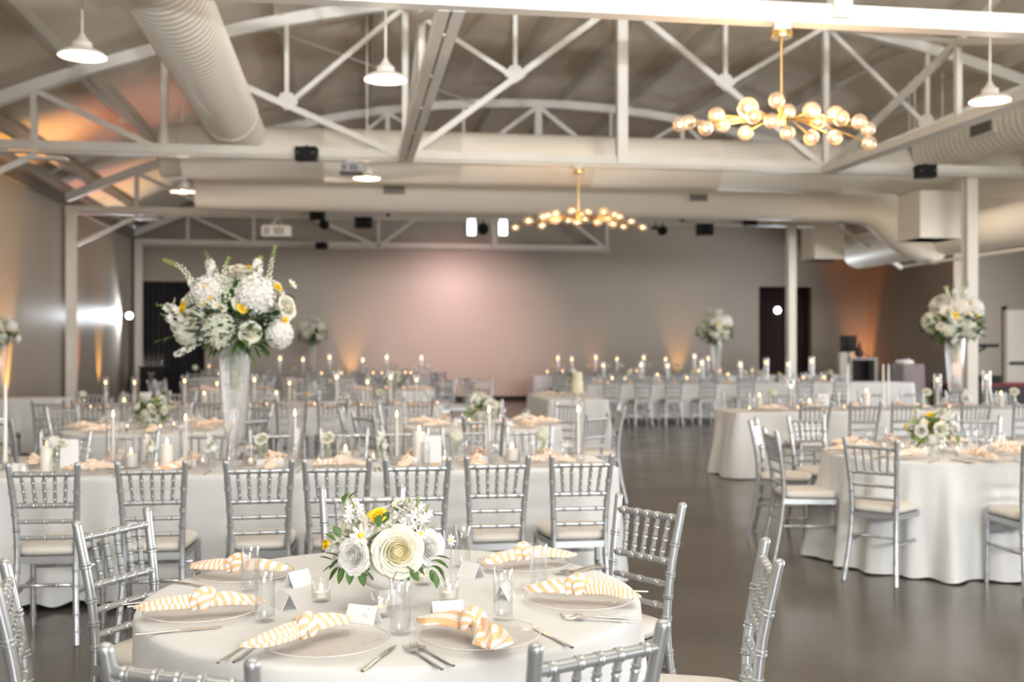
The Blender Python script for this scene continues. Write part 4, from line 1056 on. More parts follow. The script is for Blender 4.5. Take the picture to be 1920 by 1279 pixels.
# ---- low arrangement in pedestal bowl; origin at tabletop centre
def make_bowl():
    b = MB(); b.lathe([(.001, 0), (.042, 0), (.043, .004), (.036, .012), (.029, .03), (.028, .045), (.045, .048), (.072, .060), (.088, .082), (.0945, .11), (.094, .135), (.091, .137), (.088, .115), (.07, .08), (.001, .07)], 40)
    return b.build('pedestal_bowl', M['ceramic'])
BOWL = Proto(make_bowl)
def make_low(green=False):
    t = empty('low_flower_arrangement'); k = 3.25/2000; U, V = 727, 1127; rd = random.Random(4)
    def q(u, v, y): return Vector(((u-U)*k, y, (V-v)*k))
    cen = Vector((0, 0, .15))
    def bl(kind, u, v, y, rpx, seed=0, up=0):
        if green:
            kind = {'rose': 'creamrose', 'hydrangea': 'yellow' if seed % 2 else 'hydrangea', 'creamrose': 'hydwhite' if seed % 2 else 'creamrose'}.get(kind, kind); rpx = min(rpx*(.45 if kind == 'yellow' and rpx > 18 else .9), 32); u = 727+(u-727)*1.1
        p = q(u, v, y); bloom(t, kind, p, (p-cen)+Vector((0, -.09, up)), rpx*k, seed)
    bl('rose', 752, 1020, -.10, 42, 1); bl('peony', 673, 1028, -.11, 30, 2); bl('peony', 806, 1018, -.06, 30, 3); bl('creamrose', 664, 985, -.04, 31, 4, .05); bl('peony', 735, 965, .05, 28, 5, .1)
    bl('creamrose', 760, 950, .02, 24, 6, .12); bl('yellow', 714, 958, -.07, 15, 7, .04); bl('yellowflat', 698, 960, -.04, 8); bl('daisy', 686, 990, -.11, 20, 1); bl('yellow', 616, 1012, -.06, 8); bl('daisy', 624, 1010, -.06, 17, 2)
    bl('daisy', 792, 990, -.08, 13, 3); bl('daisy', 845, 1008, -.03, 12, 2); bl('hydrangea', 700, 1040, -.05, 30, 1); bl('hydrangea', 748, 1046, -.04, 32, 2); bl('hydrangea', 788, 1034, -.03, 28, 3); bl('hydrangea', 652, 1032, -.02, 20, 4)
    bl('creamrose', 690, 1010, .10, 34, 2); bl('peony', 770, 1000, .11, 34, 3); bl('hydrangea', 725, 1000, .03, 42, 5); bl('hydrangea', 725, 1040, .10, 34, 2); bl('creamrose', 640, 1020, .07, 26, 4); bl('hydwhite', 775, 975, -.02, 24, 7)
    def S(fn, pts, *a, **kw):
        b = MB(); fn(b, [q(*p) for p in pts], *a, **kw); b.build('flower_spike', FM(), t)
    S(spike, [(690, 1010, 0), (675, 975, -.02), (666, 945, -.03), (655, 915, -.03)], .032, 1, .010)
    S(spike, [(680, 1000, -.03), (668, 970, -.05), (655, 950, -.06), (648, 930, -.06)], .030, 2, .010)
    S(spike, [(760, 1000, -.03), (775, 965, -.05), (784, 940, -.06), (790, 918, -.06)], .032, 3, .010)
    S(spike, [(770, 1005, -.05), (790, 975, -.07), (800, 955, -.07), (808, 935, -.07)], .030, 4, .010)
    S(spike, [(745, 1000, .02), (755, 965, .01), (765, 945, 0), (770, 932, 0)], .034, 6, .009)
    S(spike, [(680, 1020, 0), (650, 1010, -.03), (630, 1015, -.05), (618, 1022, -.06)], .030, 5, .010)
    b = MB()
    for i in range(90):
        d = Vector((rd.gauss(0, 1), rd.gauss(0, 1), rd.gauss(.1, .5))).normalized(); p = cen+Vector((d.x*.06, d.y*.06, d.z*.04)); leaf(b, p, d, rd.uniform(.03, .07), rd.uniform(.007, .012), rd)
    for (u, v, du, dv) in ((640, 1040, -25, 14), (645, 1048, -15, 20), (655, 1050, -8, 24), (668, 1050, -2, 28), (685, 1055, 8, 22), (635, 1035, -24, -8), (775, 1050, 14, 20), (765, 1042, 20, 14), (815, 1045, 18, 10), (812, 1052, 10, 22), (818, 1058, 6, 24),
                         (755, 1052, -10, 18), (815, 1035, 22, 4), (718, 975, 2, -24), (700, 1000, 20, -14), (655, 930, 6, -14), (640, 1000, -14, -10)):
        for z in range(2): leaf(b, q(u+z*6, v-z*4, -.11+z*.03), Vector((du+z*8, rd.uniform(-12, 4), -dv)), .043, .0125, rd, .1)
    if green:
        for i in range(170):
            d = Vector((rd.gauss(0, 1), rd.gauss(0, .9), rd.gauss(.25, .6))).normalized(); p = cen+Vector((d.x*.11, d.y*.10, d.z*.09)); leaf(b, p, d+Vector((0, 0, .3)), rd.uniform(.05, .085), rd.uniform(.008, .013), rd)
    b.build('foliage', M['leaf2'] if green else M['leaf'], t)
    return t
LOW = Proto(make_low); LOWG = Proto(lambda: make_low(True))
# ---- bud vases
def bud_maker(kind, h=.10):
    def f():
        t = empty('bud_vase'); b = MB(); b.lathe([(.001, 0), (.022, 0), (.026, .01), (.026, .05), (.014, .078), (.012, h-.005), (.015, h), (.012, h-.002), (.010, .08), (.022, .048), (.001, .008)], 20); b.build('glass_bottle', M['glass'], t)
        return t
    def g():
        t = empty('cut_flowers'); b = MB(); b.cur = 2
        for s in (-1, 1, 0): b.tube(cr([(0, 0, .012), (.003*s, 0, .08), (.02*s, .004, .13), (.032*s, 0, .165)], 8), .0018, 5)
        b.cur = 1; rd = random.Random(2)
        for i in range(5): leaf(b, (0, 0, .11+i*.012), (rd.uniform(-1, 1), rd.uniform(-1, 1), .3), .035, .006, rd)
        b.build('stems', FM(), t)
        if kind == 0: bloom(t, 'hydwhite', (0, 0, .185), (.1, -.5, 1), .042, 3); bloom(t, 'creamrose', (.05, 0, .178), (.5, -.5, 1), .03, 2)
        if kind == 1:
            bloom(t, 'creamrose', (0, 0, .175), (-.2, -.9, .7), .042, 1)
        if kind == 2:
            b = MB(); spike(b, [(0, 0, .10), (-.01, 0, .15), (-.03, 0, .19), (-.055, 0, .225)], .036, 3, .009); b.build('flower_spike', FM(), t)
        if kind == 3: bloom(t, 'hydrangea', (0, 0, .18), (.2, -.6, 1), .045, 2)
        if kind == 4: bloom(t, 'yellow', (0, 0, .165), (.2, -.8, 1), .02, 2); bloom(t, 'daisy', (.03, 0, .15), (.4, -.8, 1), .022, 2)
        return t
    return Proto(f), Proto(g)
BUDV, _ = bud_maker(0)
BUDF = [bud_maker(k)[1] for k in range(5)]
# ================================================================== LAYOUT
def cw(x, d): return Vector(w(x, d))
def dirw(x, d): a = Vector((x*FY+d*FX, -x*FX+d*FY)); return a.normalized()
R2 = lambda f: Vector((f.y, -f.x))
ang = lambda f: math.atan2(-f.x, f.y)          # local +Y -> f
def setting(p, f, desc, nap=0, cut=True, card=True, glass=True, noff=0, nrot=0, writing=None, plate=True, gl=(.15, .155)):
    r = R2(f); g = desc
    def L(s): return s + ' ' + desc
    if plate: CHARGER.put((p.x, p.y, TZ+.0015), 0, L('clear glass charger plate'), 'plate', 'glass chargers')
    q = p+r*noff
    NAP[nap].put((q.x, q.y, TZ+(.0135 if plate else 0)), ang(f)+pi/2+nrot, L('knotted peach striped napkin'), 'napkin', 'striped napkins')
    if glass: q = p+f*gl[0]+r*gl[1]; GLASS.put((q.x, q.y, TZ+.0015), rnd.uniform(0, 6), L('tall clear water glass'), 'glass', 'water glasses')
    if card:
        q = p+f*.235+r*.02; (CARDW[writing] if writing is not None else CARD).put((q.x, q.y, TZ), ang(f)+rnd.uniform(-.25, .25), L('white folded place card' + (' with handwriting' if writing is not None else '')), 'card', 'place cards')
    if cut:
        for k, o_ in enumerate((-.172, -.203)):
            q = p+r*o_-f*(.085+.012*k); FORK.put((q.x, q.y, TZ), ang(f)+.05-.05*k, L('%s steel fork' % ('inner', 'outer')[k]), 'fork', 'forks')
        q = p+r*.172-f*.085; KNIFE.put((q.x, q.y, TZ), ang(f)-.04, L('steel knife'), 'knife', 'knives')

# ---------------- front round table
T1 = cw(-.372, 3.35)
D1 = 'front round table'
round_table(T1.x, T1.y, 3, D1, hem=.012, amp=.03, n=300, freq=12, flare=.03)
seats = [(-101, 'at front left of the %s', 2, -.06, -.25, 0), (-61, 'at front right of the %s', 1, -.02, .25, 1), (-11, 'at the right edge of the %s', 0, 0, .1, None), (45, 'at far right of the %s', 3, 0, -.3, None),
         (100, 'behind the flowers on the %s', 2, 0, .1, None), (155, 'at far left of the %s', 3, .03, .35, None), (-155, 'at the left edge of the %s', 0, .03, -.05, None)]
for a, dsc, nap, noff, nrot, wr in seats:
    p = Vector((cos(radians(a)), sin(radians(a)))); P_ = cw(-.372+.585*p.x, 3.35+.585*p.y)
    setting(P_, dirw(-p.x, -p.y), dsc % D1, nap, True, True, True, noff, nrot, wr)
def chair_post(xm, dm, nx, nd, label, group):
    f = dirw(nx, nd); o = cw(xm, dm)+f*.245; chair(o.x, o.y, f.x, f.y, label, group)
G = 'chairs around the front round table'
chair_post(-.665, 2.12, .31, .95, 'silver chiavari chair at the bottom left with only its rail tops showing', G)
chair_post(.19, 2.265, -.55, .84, 'silver chiavari chair at the bottom centre, its top rail crossing the tablecloth', G)
chair_post(.775, 3.19, -.99, .12, 'silver chiavari chair seen side-on right of the front round table', G)
chair_post(.545, 4.23, -.77, -.64, 'silver chiavari chair at far right of the front round table', G)
chair_post(-.645, 4.60, .12, -.99, 'silver chiavari chair behind the flowers of the front round table', G)
chair_post(-1.432, 3.835, .92, -.40, 'silver chiavari chair left of the front round table, showing its cushion', G)
chair_post(-1.375, 2.87, .93, .37, 'silver chiavari chair cut by the lower left edge', G)
def votive(u, v, lab): x, y = tabp(u, v); VOTIVE.put((x, y, TZ+.0015), rnd.uniform(0, 6), lab, 'candle', 'votive candles')
votive(602, 1128, 'votive candle left of the white bowl on the front round table'); votive(713, 1156, 'votive candle right in front of the white bowl')
votive(793, 1096, 'votive candle right of the white bowl below the leaves'); votive(842, 1128, 'votive candle beside the slim tube vase on the front round table')
x, y = cw(-.378, 3.25); BOWL.put((x, y, TZ), 0, 'white pedestal bowl holding flowers on the front round table', 'bowl', 'pedestal bowls')
LOW.put((x, y, TZ), -PSI, 'rose and daisy arrangement with a yellow bloom on the front round table', 'flowers', 'low arrangements')
x, y = tabp(839, 1100); b = MB(); b.lathe([(.001, 0), (.013, 0), (.0145, .003), (.0145, .178), (.0135, .179), (.0132, .178), (.0132, .006), (.001, .006)], 20)
tag(b.build('tube_vase', M['glass'], loc=(x, y, TZ+.0015)), 'slim clear tube vase on the front round table', 'vase')
# ---------------- generic tables
def round_settings(cx, cd_, n, a0, desc, cut, glass=True, card=True, plate=True, skip=()):
    for i in range(n):
        if i in skip: continue
        a = radians(a0+360*i/n); P_ = cw(cx+.58*cos(a), cd_+.58*sin(a)); 
        where = ['at the right', 'at the far right', 'at the far side', 'at the far left', 'at the left', 'at the near left', 'at the near side', 'at the near right'][int(((math.degrees(a)+22.5) % 360)//45)]
        setting(P_, dirw(-cos(a), -sin(a)), where+' of the '+desc, (i*3+1) % 4, cut, card, glass, 0, rnd.uniform(-.3, .3), plate=plate)
# ---------------- right round table
RRx, RRd = (1748-960)*7.8/2000, 7.8
q = cw(RRx, RRd); DR = 'right round table'
round_table(q.x, q.y, 12, DR, amp=.085, n=360, freq=17, flare=.075)
round_settings(RRx, RRd, 8, 10, DR, True)
G = 'chairs around the right round table'
def ch(x, d, fx, fd, label, G_, full=True): o = cw(x, d); f = dirw(fx, fd); chair(o.x, o.y, f.x, f.y, label, G_, full)
def rch(a, lab, k=1.14, jit=0, full=True, c=(RRx, RRd), G_=G):
    a = radians(a); ch(c[0]+k*cos(a), c[1]+k*sin(a), -cos(a+jit), -sin(a+jit), lab, G_, full)
ch(2.12, 7.76, 1, .02, 'silver chiavari chair facing right at the near left of the right round table', G)
ch(2.22, 8.72, .9, -.35, 'silver chiavari chair at far left of the right round table, behind another', G)
ch(2.48, 7.11, .63, .77, 'silver chiavari chair with its back to us at the right round table', G)
ch(3.29, 6.78, -.05, 1, 'silver chiavari chair half cut by the right edge, beside the right round table', G)
ch(2.62, 9.05, .25, -.97, 'silver chiavari chair facing us beyond the right round table, left of the flowers', G)
ch(3.95, 9.0, -.35, -.94, 'silver chiavari chair facing us beyond the right round table, right of the flowers', G)
tuple(q); BOWL.put((q.x, q.y, TZ), 0, 'white pedestal bowl holding flowers on the right round table', 'bowl', 'pedestal bowls')
LOWG.put((q.x, q.y, TZ+.0), -PSI-.2, 'white and yellow arrangement with much greenery on the right round table', 'flowers', 'low arrangements')
def votd(u, v, lab): 
    d = 1570/(v-HZ); x, y = pu(u, d); VOTIVE.put((x, y, TZ+.0015), rnd.uniform(0, 6), lab, 'candle', 'votive candles')
for i, (u, v) in enumerate(((1692, 845), (1735, 852), (1795, 850), (1722, 838), (1765, 848))): votd(u, v, ORD[i]+' votive candle counted along the flowers of the right round table')

# ---------------- candles and flowers on a long table line
class Line:
    def __init__(s, Y, desc): s.Y = Y; s.desc = desc; s.n = {}
    def cnt(s, k): s.n[k] = s.n.get(k, 0)+1; return '%s %s from the left on the %s' % (ORD[s.n[k]-1] if s.n[k] <= 16 else 'last', k, s.desc)
    def at(s, u, dy=0): Y = s.Y+dy; X = onY(u, Y); return X, Y, dep(X, Y)
    def taper(s, u, v, dy=0, sleeve=True, sc_=None):
        X, Y, d = s.at(u, dy); z = zv(v, d); k = max(.8, min(1.8, (z-TZ)/.328))
        TAPER.put((X, Y, TZ), 0, s.cnt('lit taper candle'), 'candle', 'taper candles', k)
        if sleeve: SLEEVE.put((X, Y, TZ), 0, 'tall glass sleeve around the ' + s.cnt('candle sleeve').replace(' candle sleeve', ' taper'), 'candle sleeve', 'glass sleeves', max(1, k*1.08))
    def unlit(s, u, dy=0): X, Y, d = s.at(u, dy); UNLIT.put((X, Y, TZ), 0, s.cnt('tall unlit taper candle'), 'candle', 'unlit tapers')
    def pillar(s, u, size, dy=0, cyl=True):
        X, Y, d = s.at(u, dy); PIL[size].put((X, Y, TZ+(.009 if cyl else 0)), rnd.uniform(0, 6), s.cnt('pillar candle'), 'candle', 'pillar candles')
        if cyl: CYL.put((X, Y, TZ+.0015), 0, 'glass cylinder around the ' + s.cnt('glass cylinder').replace(' glass cylinder', ' pillar'), 'cylinder vase', 'glass cylinders', 1.15 if size == 3 else 1)
    def votive(s, u, dy=0): X, Y, d = s.at(u, dy); VOTIVE.put((X, Y, TZ+.0015), rnd.uniform(0, 6), s.cnt('votive candle'), 'candle', 'votive candles')
    def bud(s, u, kind, dy=0, rz=None, k=1):
        X, Y, d = s.at(u, dy); BUDV.put((X, Y, TZ+.0015), 0, 'clear bud vase, ' + s.cnt('vase'), 'vase', 'bud vases')
        BUDF[kind].put((X, Y, TZ), -PSI if rz is None else rz, ['white flower pair', 'ivory rose', 'white flowering stem', 'white hydrangea', 'small yellow bloom'][kind] + ', ' + s.cnt('bud vase flower'), 'flowers', 'bud vase flowers', k)
    def tall(s, u, dy=0, rz=0, lab='', k=1):
        X, Y, d = s.at(u, dy); VASE.put((X, Y, TZ+.0015), 0, 'tall ribbed crystal trumpet vase ' + lab, 'vase', 'trumpet vases', k)
        TALL.put((X, Y, TZ+.80*k), -PSI+rz, 'large white and yellow flower arrangement ' + lab, 'flowers', 'tall arrangements', k)
def sign(X, Y, rz, lab, hw=.065, h=.16, text=None):
    t = empty('table_number', (X, Y, TZ), rz); tag(t, lab, 'sign', 'table number cards')
    b = MB(); b.box((-hw, -.003, .01), (hw, .003, h)); b.build('card', M['white'], t, smooth=False)
    b = MB(); b.box((-hw*.8, -.02, 0), (hw*.8, .02, .012)); b.build('base', M['brass'], t, smooth=False)
    if text:
        b = MB(); rr = random.Random(4)
        for zz, n in ((.7, 5), (.45, 3)):
            for i in range(n): x0 = (-n/2+i)*.016; b.box((x0, -.0035, h*zz), (x0+.003, -.003, h*zz+.018)); b.box((x0, -.0035, h*zz+rr.choice((0, .008, .016))), (x0+.011, -.003, h*zz+.003+rr.choice((0, .008, .014))))
        b.build('printing', M['ink'], t, smooth=False)
def long_settings(x0, x1, yn, yf, n_near, n_far, desc, cut, glass=True, card=True, plate=True, Xn=None, Xf=None):
    Xn = Xn or [x0+(x1-x0)*(i+.5)/n_near for i in range(n_near)]; Xf = Xf or ([x0+(x1-x0)*(i+.5)/n_far for i in range(n_far)] if n_far else [])
    for i, X in enumerate(Xn): setting(Vector((X, yn+.19)), Vector((0, 1)), '%s from left on near side of %s' % (ORD[i], desc), i % 4, cut, card, glass, 0, rnd.uniform(-.4, .4)+(pi/2 if i % 3 == 0 else 0), plate=plate, gl=(.15, .13))
    for i, X in enumerate(Xf): setting(Vector((X, yf-.19)), Vector((0, -1)), '%s from left on far side of %s' % (ORD[i], desc), (i+2) % 4, cut, card, glass, 0, rnd.uniform(-.4, .4), plate=plate, gl=(.13, .13))
def row(Xs, Y, fy, desc, side, full, G_, jit=.08):
    for i, X in enumerate(Xs):
        a = rnd.uniform(-jit, jit); chair(X, Y+rnd.uniform(-.03, .03), sin(a), fy*cos(a), 'silver chiavari chair, %s from left on %s side of %s' % (ORD[i], side, desc), G_, full)

# ---------------- first long table
DL = 'first long table'
long_table(-3.8, 1.70, 6.62, 7.42, 21, DL, hem=.035, amp=.045, n=620, freq=34, flare=.04)
nearX = [onY(u, 5.76) for u in (81, 279, 482, 634, 782, 936, 1094)]
row(nearX, 6.02, 1, DL, 'near', True, 'chairs on the near side of the first long table', .05)
farX = [-2.0, -1.52, -1.02, -.52, -.03, .42, .88, 1.33]
row(farX, 7.70, -1, DL, 'far', True, 'chairs on the far side of the first long table', .12)
long_settings(-3.7, 1.6, 6.62, 7.42, 7, 7, DL, True, Xn=nearX, Xf=farX)
Ln = Line(7.02, DL)
for u, v in ((212, 778), (348, 784), (553, 776), (744, 778), (917, 769), (1084, 768)): Ln.taper(u, v)
Ln.unlit(10, .05)
for u, s_, c in ((88, 2, False), (246, 1, True), (313, 2, False), (648, 1, True), (786, 3, False), (960, 1, True)): Ln.pillar(u, s_, -.06 if s_ == 2 else .02, c)
for u, dy in ((45, -.25), (173, -.2), (293, -.12), (380, .1), (470, .05), (525, .06), (598, -.05), (700, .2), (833, 0), (905, .2), (1000, -.05), (1062, -.02)): Ln.votive(u, dy)
for u, k, dy in ((100, 0, -.08), (282, 2, .05), (398, 2, 0), (490, 1, 0), (614, 1, .02), (718, 2, .05), (856, 3, .0), (1018, 3, .05)): Ln.bud(u, k, dy)
Ln.tall(440, .0, 0, 'on the first long table', 1.0)
X, Y, d = Ln.at(812, -.06); sign(X, Y, -.1, 'white table number card between candles at the first long table', .055, .19)
X, Y, d = Ln.at(130, -.0); sign(X, Y, .1, 'white table number card at the left of the first long table', .055, .19)
# ---------------- left and centre round tables
for (u, dc, sd, desc, a0) in ((282, 9.95, 31, 'left round table', 20), (905, 10.45, 33, 'middle round table', 0)):
    cx = (u-960)*dc/2000; q = cw(cx, dc)
    round_table(q.x, q.y, sd, desc, amp=.045, n=200)
    round_settings(cx, dc, 8, a0, desc, False)
    G_ = 'chairs around the '+desc
    wh = {0: 'right', 45: 'far right', 90: 'far', 135: 'far left', 180: 'left', 225: 'near left', 270: 'near', 315: 'near right'}
    for a in (0, 45, 90, 135, 180, 225, 270, 315):
        if u < 500 and a in (270,): continue
        aa = radians(a+a0*.4+rnd.uniform(-6, 6)); ch(cx+1.13*cos(aa), dc+1.13*sin(aa), -cos(aa), -sin(aa), 'silver chiavari chair on the %s side of the %s' % (wh[a], desc), G_, True)
    BOWL.put((q.x, q.y, TZ), 0, 'white pedestal bowl holding flowers on the '+desc, 'bowl', 'pedestal bowls')
    LOWG.put((q.x, q.y, TZ), sd*.7, 'white and yellow low arrangement on the '+desc, 'flowers', 'low arrangements')
    for k in range(4): aa = k*1.6+.5; VOTIVE.put((q.x+.22*cos(aa), q.y+.22*sin(aa), TZ), 0, 'votive candle, %s of four around the flowers on the %s' % (ORD[k], desc), 'candle', 'votive candles')
# ---------------- second long table
D2 = 'second long table'
long_table(-3.6, 1.15, 13.2, 14.0, 41, D2, amp=.02, n=380, freq=24, flare=.03)
n2 = [onY(u, 12.5) for u in (92, 166, 240, 315, 392, 470, 545, 622, 700, 786)]
row(n2, 12.72, 1, D2, 'near', True, 'chairs on the near side of the second long table', .06)
f2 = [-3.3+.55*i for i in range(8)]
row(f2, 14.35, -1, D2, 'far', False, 'chairs on the far side of the second long table', .1)
long_settings(-3.6, 1.1, 13.2, 14.0, 10, 8, D2, False, card=False, Xn=n2, Xf=f2)
L2 = Line(13.6, D2)
for u, v in ((198, 718), (252, 718), (346, 715), (407, 720), (477, 713), (543, 719), (631, 708), (689, 717), (732, 708), (781, 713)): L2.taper(u, v, rnd.uniform(-.08, .08))
for u, s_ in ((233, 1), (383, 2), (518, 2), (653, 1)): L2.pillar(u, s_, 0, True)
for u in (110, 170, 290, 330, 440, 500, 590, 678, 765, 820): L2.votive(u, rnd.uniform(-.2, .2))
for u, k in ((155, 3), (300, 2), (420, 1), (575, 4), (712, 1), (800, 3)): L2.bud(u, k, .1)
X, Y, d = L2.at(272, 0); sign(X, Y, 0, 'white table number card on the second long table', .06, .2)
# ---------------- cake table
x0 = onY(1030, 14.85); 
long_table(x0, x0+.86, 14.85, 16.7, 51, 'cake table', amp=.03, n=220, freq=12, flare=.07)
cx, cy = pu(1082, 15.4)
b = MB(); b.lathe([(.001, 0), (.07, 0), (.07, .01), (.02, .03), (.016, .07), (.05, .085), (.135, .09), (.137, .1), (.001, .1)], 32)
tag(b.build('cake_stand', M['ceramic'], loc=(cx, cy, TZ)), 'white pedestal stand under the small cream cake', 'cake stand')
t = empty('tiered_cake', (cx, cy, TZ+.1)); tag(t, 'small two-tier cream cake dressed with white flowers', 'cake')
b = MB(); b.lathe([(.001, 0), (.088, 0), (.090, .005), (.088, .15), (.082, .156), (.001, .156)], 32, rib=.012, ribn=8); b.build('lower_tier', M['cake'], t)
b = MB(); b.lathe([(.001, .156), (.070, .156), (.072, .16), (.070, .285), (.064, .29), (.001, .29)], 32, rib=.012, ribn=8); b.build('upper_tier', M['cake'], t)
bloom(t, 'creamrose', (-.12, -.04, .12), (-.8, -.5, .3), .05, 1); bloom(t, 'hydwhite', (-.07, -.03, .30), (-.5, -.5, .8), .045, 3); bloom(t, 'creamrose', (-.11, -.05, .06), (-.8, -.5, -.2), .035, 2)
b = MB(); rd = random.Random(9)
for i in range(14): leaf(b, (-.08, -.04, .05+.02*i), (-1, rd.uniform(-1, .3), rd.uniform(-.6, .8)), .08, .016, rd)
b.build('leaves', M['leaf'], t)
for k in range(3):
    X = x0+.25+.2*k; NAP[k].put((X, 16.2-.1*k, TZ), k, 'knotted peach striped napkin, %s from left on the cake table' % ORD[k], 'napkin', 'striped napkins')
# ---------------- right long table
D3 = 'right long table'
long_table(4.42, 10.2, 11.75, 12.55, 61, D3, amp=.06, n=520, freq=34, flare=.07)
n3 = [onY(u, 10.75) for u in (1531, 1622, 1700, 1828, 1928)]
row(n3, 10.98, 1, D3, 'near', True, 'chairs on the near side of the right long table', .06)
f3 = [4.9+.62*i for i in range(8)]
row(f3, 12.9, -1, D3, 'far', False, 'chairs on the far side of the right long table', .1)
long_settings(4.5, 10, 11.75, 12.55, 5, 8, D3, False, card=False, Xn=n3, Xf=f3)
L3 = Line(12.15, D3)
for u, v in ((1483, 725), (1758, 713), (1850, 708)): L3.taper(u, v)
for u in (1590, 1656, 1666): L3.unlit(u, 0)
for u, s_, c in ((1424, 2, True), (1518, 1, True), (1625, 3, False), (1877, 2, True)): L3.pillar(u, s_, 0, c)
for u in (1405, 1444, 1496, 1583, 1690, 1720, 1780, 1820, 1905): L3.votive(u, rnd.uniform(-.2, .15))
for u, k in ((1450, 3), (1738, 1), (1812, 2), (1902, 1)): L3.bud(u, k, 0, k=1.15)
L3.tall(1790, .1, .75, 'on the right long table', 1.12)
X, Y, d = L3.at(1544, -.05); sign(X, Y, -.2, 'white printed table number card on the right long table', .068, .19, text=1)
# ---------------- far right long table (middle distance)
D4 = 'aisle-end long table'
XM0 = onY(1096, 20.5)
long_table(XM0, 11.5, 20.45, 21.25, 71, D4, amp=.03, n=460, freq=26, flare=.05, hem=.10)
n4 = [onY(u, 19.65) for u in (1149, 1207, 1265, 1329, 1401, 1512, 1580)]
row(n4, 19.9, 1, D4, 'near', False, 'chairs on the near side of the aisle-end long table', .05)
f4 = [XM0+.4+.62*i for i in range(10)]
row(f4, 21.6, -1, D4, 'far', False, 'chairs on the far side of the aisle-end long table', .1)
L4 = Line(20.85, D4)
for u, v in ((1131, 686), (1202, 685), (1252, 687), (1316, 681), (1388, 684), (1437, 680), (1478, 684), (1522, 678)): L4.taper(u, v, rnd.uniform(-.1, .1))
for u, s_ in ((1148, 1), (1172, 1), (1233, 2), (1288, 1), (1365, 2), (1506, 1), (1545, 1)): L4.pillar(u, s_, 0, True)
for u in (1140, 1221, 1265, 1374, 1405, 1466, 1497, 1560): L4.votive(u, rnd.uniform(-.2, .2))
for u, k in ((1180, 3), (1300, 1), (1345, 3), (1397, 3), (1425, 1), (1460, 4), (1557, 1)): L4.bud(u, k, 0, k=1.2)
L4.tall(1343, .05, 1.1, 'on the aisle-end long table', 1.14)
for i in range(7): X = n4[i]; NAP[i % 4].put((X, 20.65, TZ), 1.5*i, 'knotted peach striped napkin, %s from left on near side of %s' % (ORD[i], D4), 'napkin', 'striped napkins')
for i in range(10): X = XM0+.35+.55*i; GLASS.put((X, 20.72, TZ), 0, 'tall clear water glass, %s from left on near side of %s' % (ORD[i], D4), 'glass', 'water glasses')
for i in range(10): X = XM0+.5+.55*i; GLASS.put((X, 21.0, TZ), 0, 'tall clear water glass, %s from left on far side of %s' % (ORD[i], D4), 'glass', 'water glasses')
# ---------------- rear long tables along the far wall
D5 = 'rear right long table'
XF0 = onY(1000, 26.2)
long_table(XF0, XF0+6.4, 26.1, 26.9, 81, D5, amp=.03, n=360, freq=22, flare=.05)
row([XF0+.5+.62*i for i in range(9)], 25.55, 1, D5, 'near', False, 'chairs on the near side of the rear right long table', .06)
L5 = Line(26.5, D5)
for u, v in ((1046, 672), (1072, 674), (1117, 671), (1157, 674), (1207, 671), (1248, 674), (1302, 669), (1328, 673)): L5.taper(u, v)
for u in (1026, 1055, 1183, 1194, 1310, 1350, 1410): L5.pillar(u, 1, 0, True)
for u, k in ((1035, 4), (1100, 3), (1140, 1), (1165, 3), (1217, 1), (1272, 3), (1390, 2)): L5.bud(u, k, 0, k=1.4)
D6 = 'rear left long table'
XG0 = onY(352, 25.4); XG1 = onY(806, 25.4)
long_table(XG0, XG1, 25.3, 26.1, 91, D6, amp=.03, n=300, freq=20, flare=.05)
row([XG0+.3+.6*i for i in range(10)], 24.75, 1, D6, 'near', False, 'chairs on the near side of the rear left long table', .06)
row([XG0+.3+.6*i for i in range(10)], 26.5, -1, D6, 'far', False, 'chairs on the far side of the rear left long table', .06)
L6 = Line(25.7, D6)
for u, v in ((392, 687), (525, 673), (568, 675), (618, 671), (680, 676), (725, 671), (790, 672)): L6.taper(u, v)
for u in (411, 508, 603, 640, 700, 716, 760, 770): L6.pillar(u, 1, rnd.uniform(-.1, .1), True)
for u, k in ((366, 3), (550, 4), (630, 4), (648, 4), (690, 2), (738, 0), (780, 2), (800, 3)): L6.bud(u, k, 0, k=1.4)
L6.tall(587, 0, 2.0, 'on the rear left long table', 1.1)
# ---------------- two round tables between, in the distance
for (u, dc, sd, desc, low) in ((432, 18.6, 101, 'distant left round table', 1), (735, 18.6, 103, 'distant middle round table', 1), (600, 21.8, 105, 'distant rear round table', 0)):
    cx = (u-960)*dc/2000; q = cw(cx, dc)
    round_table(q.x, q.y, sd, desc, amp=.05, n=140)
    for k in range(8):
        aa = radians(45*k+sd*7); ch(cx+1.12*cos(aa), dc+1.12*sin(aa), -cos(aa), -sin(aa), 'silver chiavari chair at the %s, %s going round from its %s side' % (desc, ORD[k], 'left'), 'chairs around the '+desc, False)
        qq = cw(cx+.55*cos(aa), dc+.55*sin(aa)); NAP[k % 4].put((qq.x, qq.y, TZ), aa, 'knotted peach striped napkin at the %s, %s going round' % (desc, ORD[k]), 'napkin', 'striped napkins')
    for k in range(3): aa = 2.1*k; VOTIVE.put((q.x+.2*cos(aa), q.y+.2*sin(aa), TZ), 0, 'votive candle, %s of three on the %s' % (ORD[k], desc), 'candle', 'votive candles')
    if low:
        BOWL.put((q.x, q.y, TZ), 0, 'white pedestal bowl holding flowers on the '+desc, 'bowl', 'pedestal bowls')
        LOWG.put((q.x, q.y, TZ), sd, 'low arrangement of pale flowers and leaves on the '+desc, 'flowers', 'low arrangements')
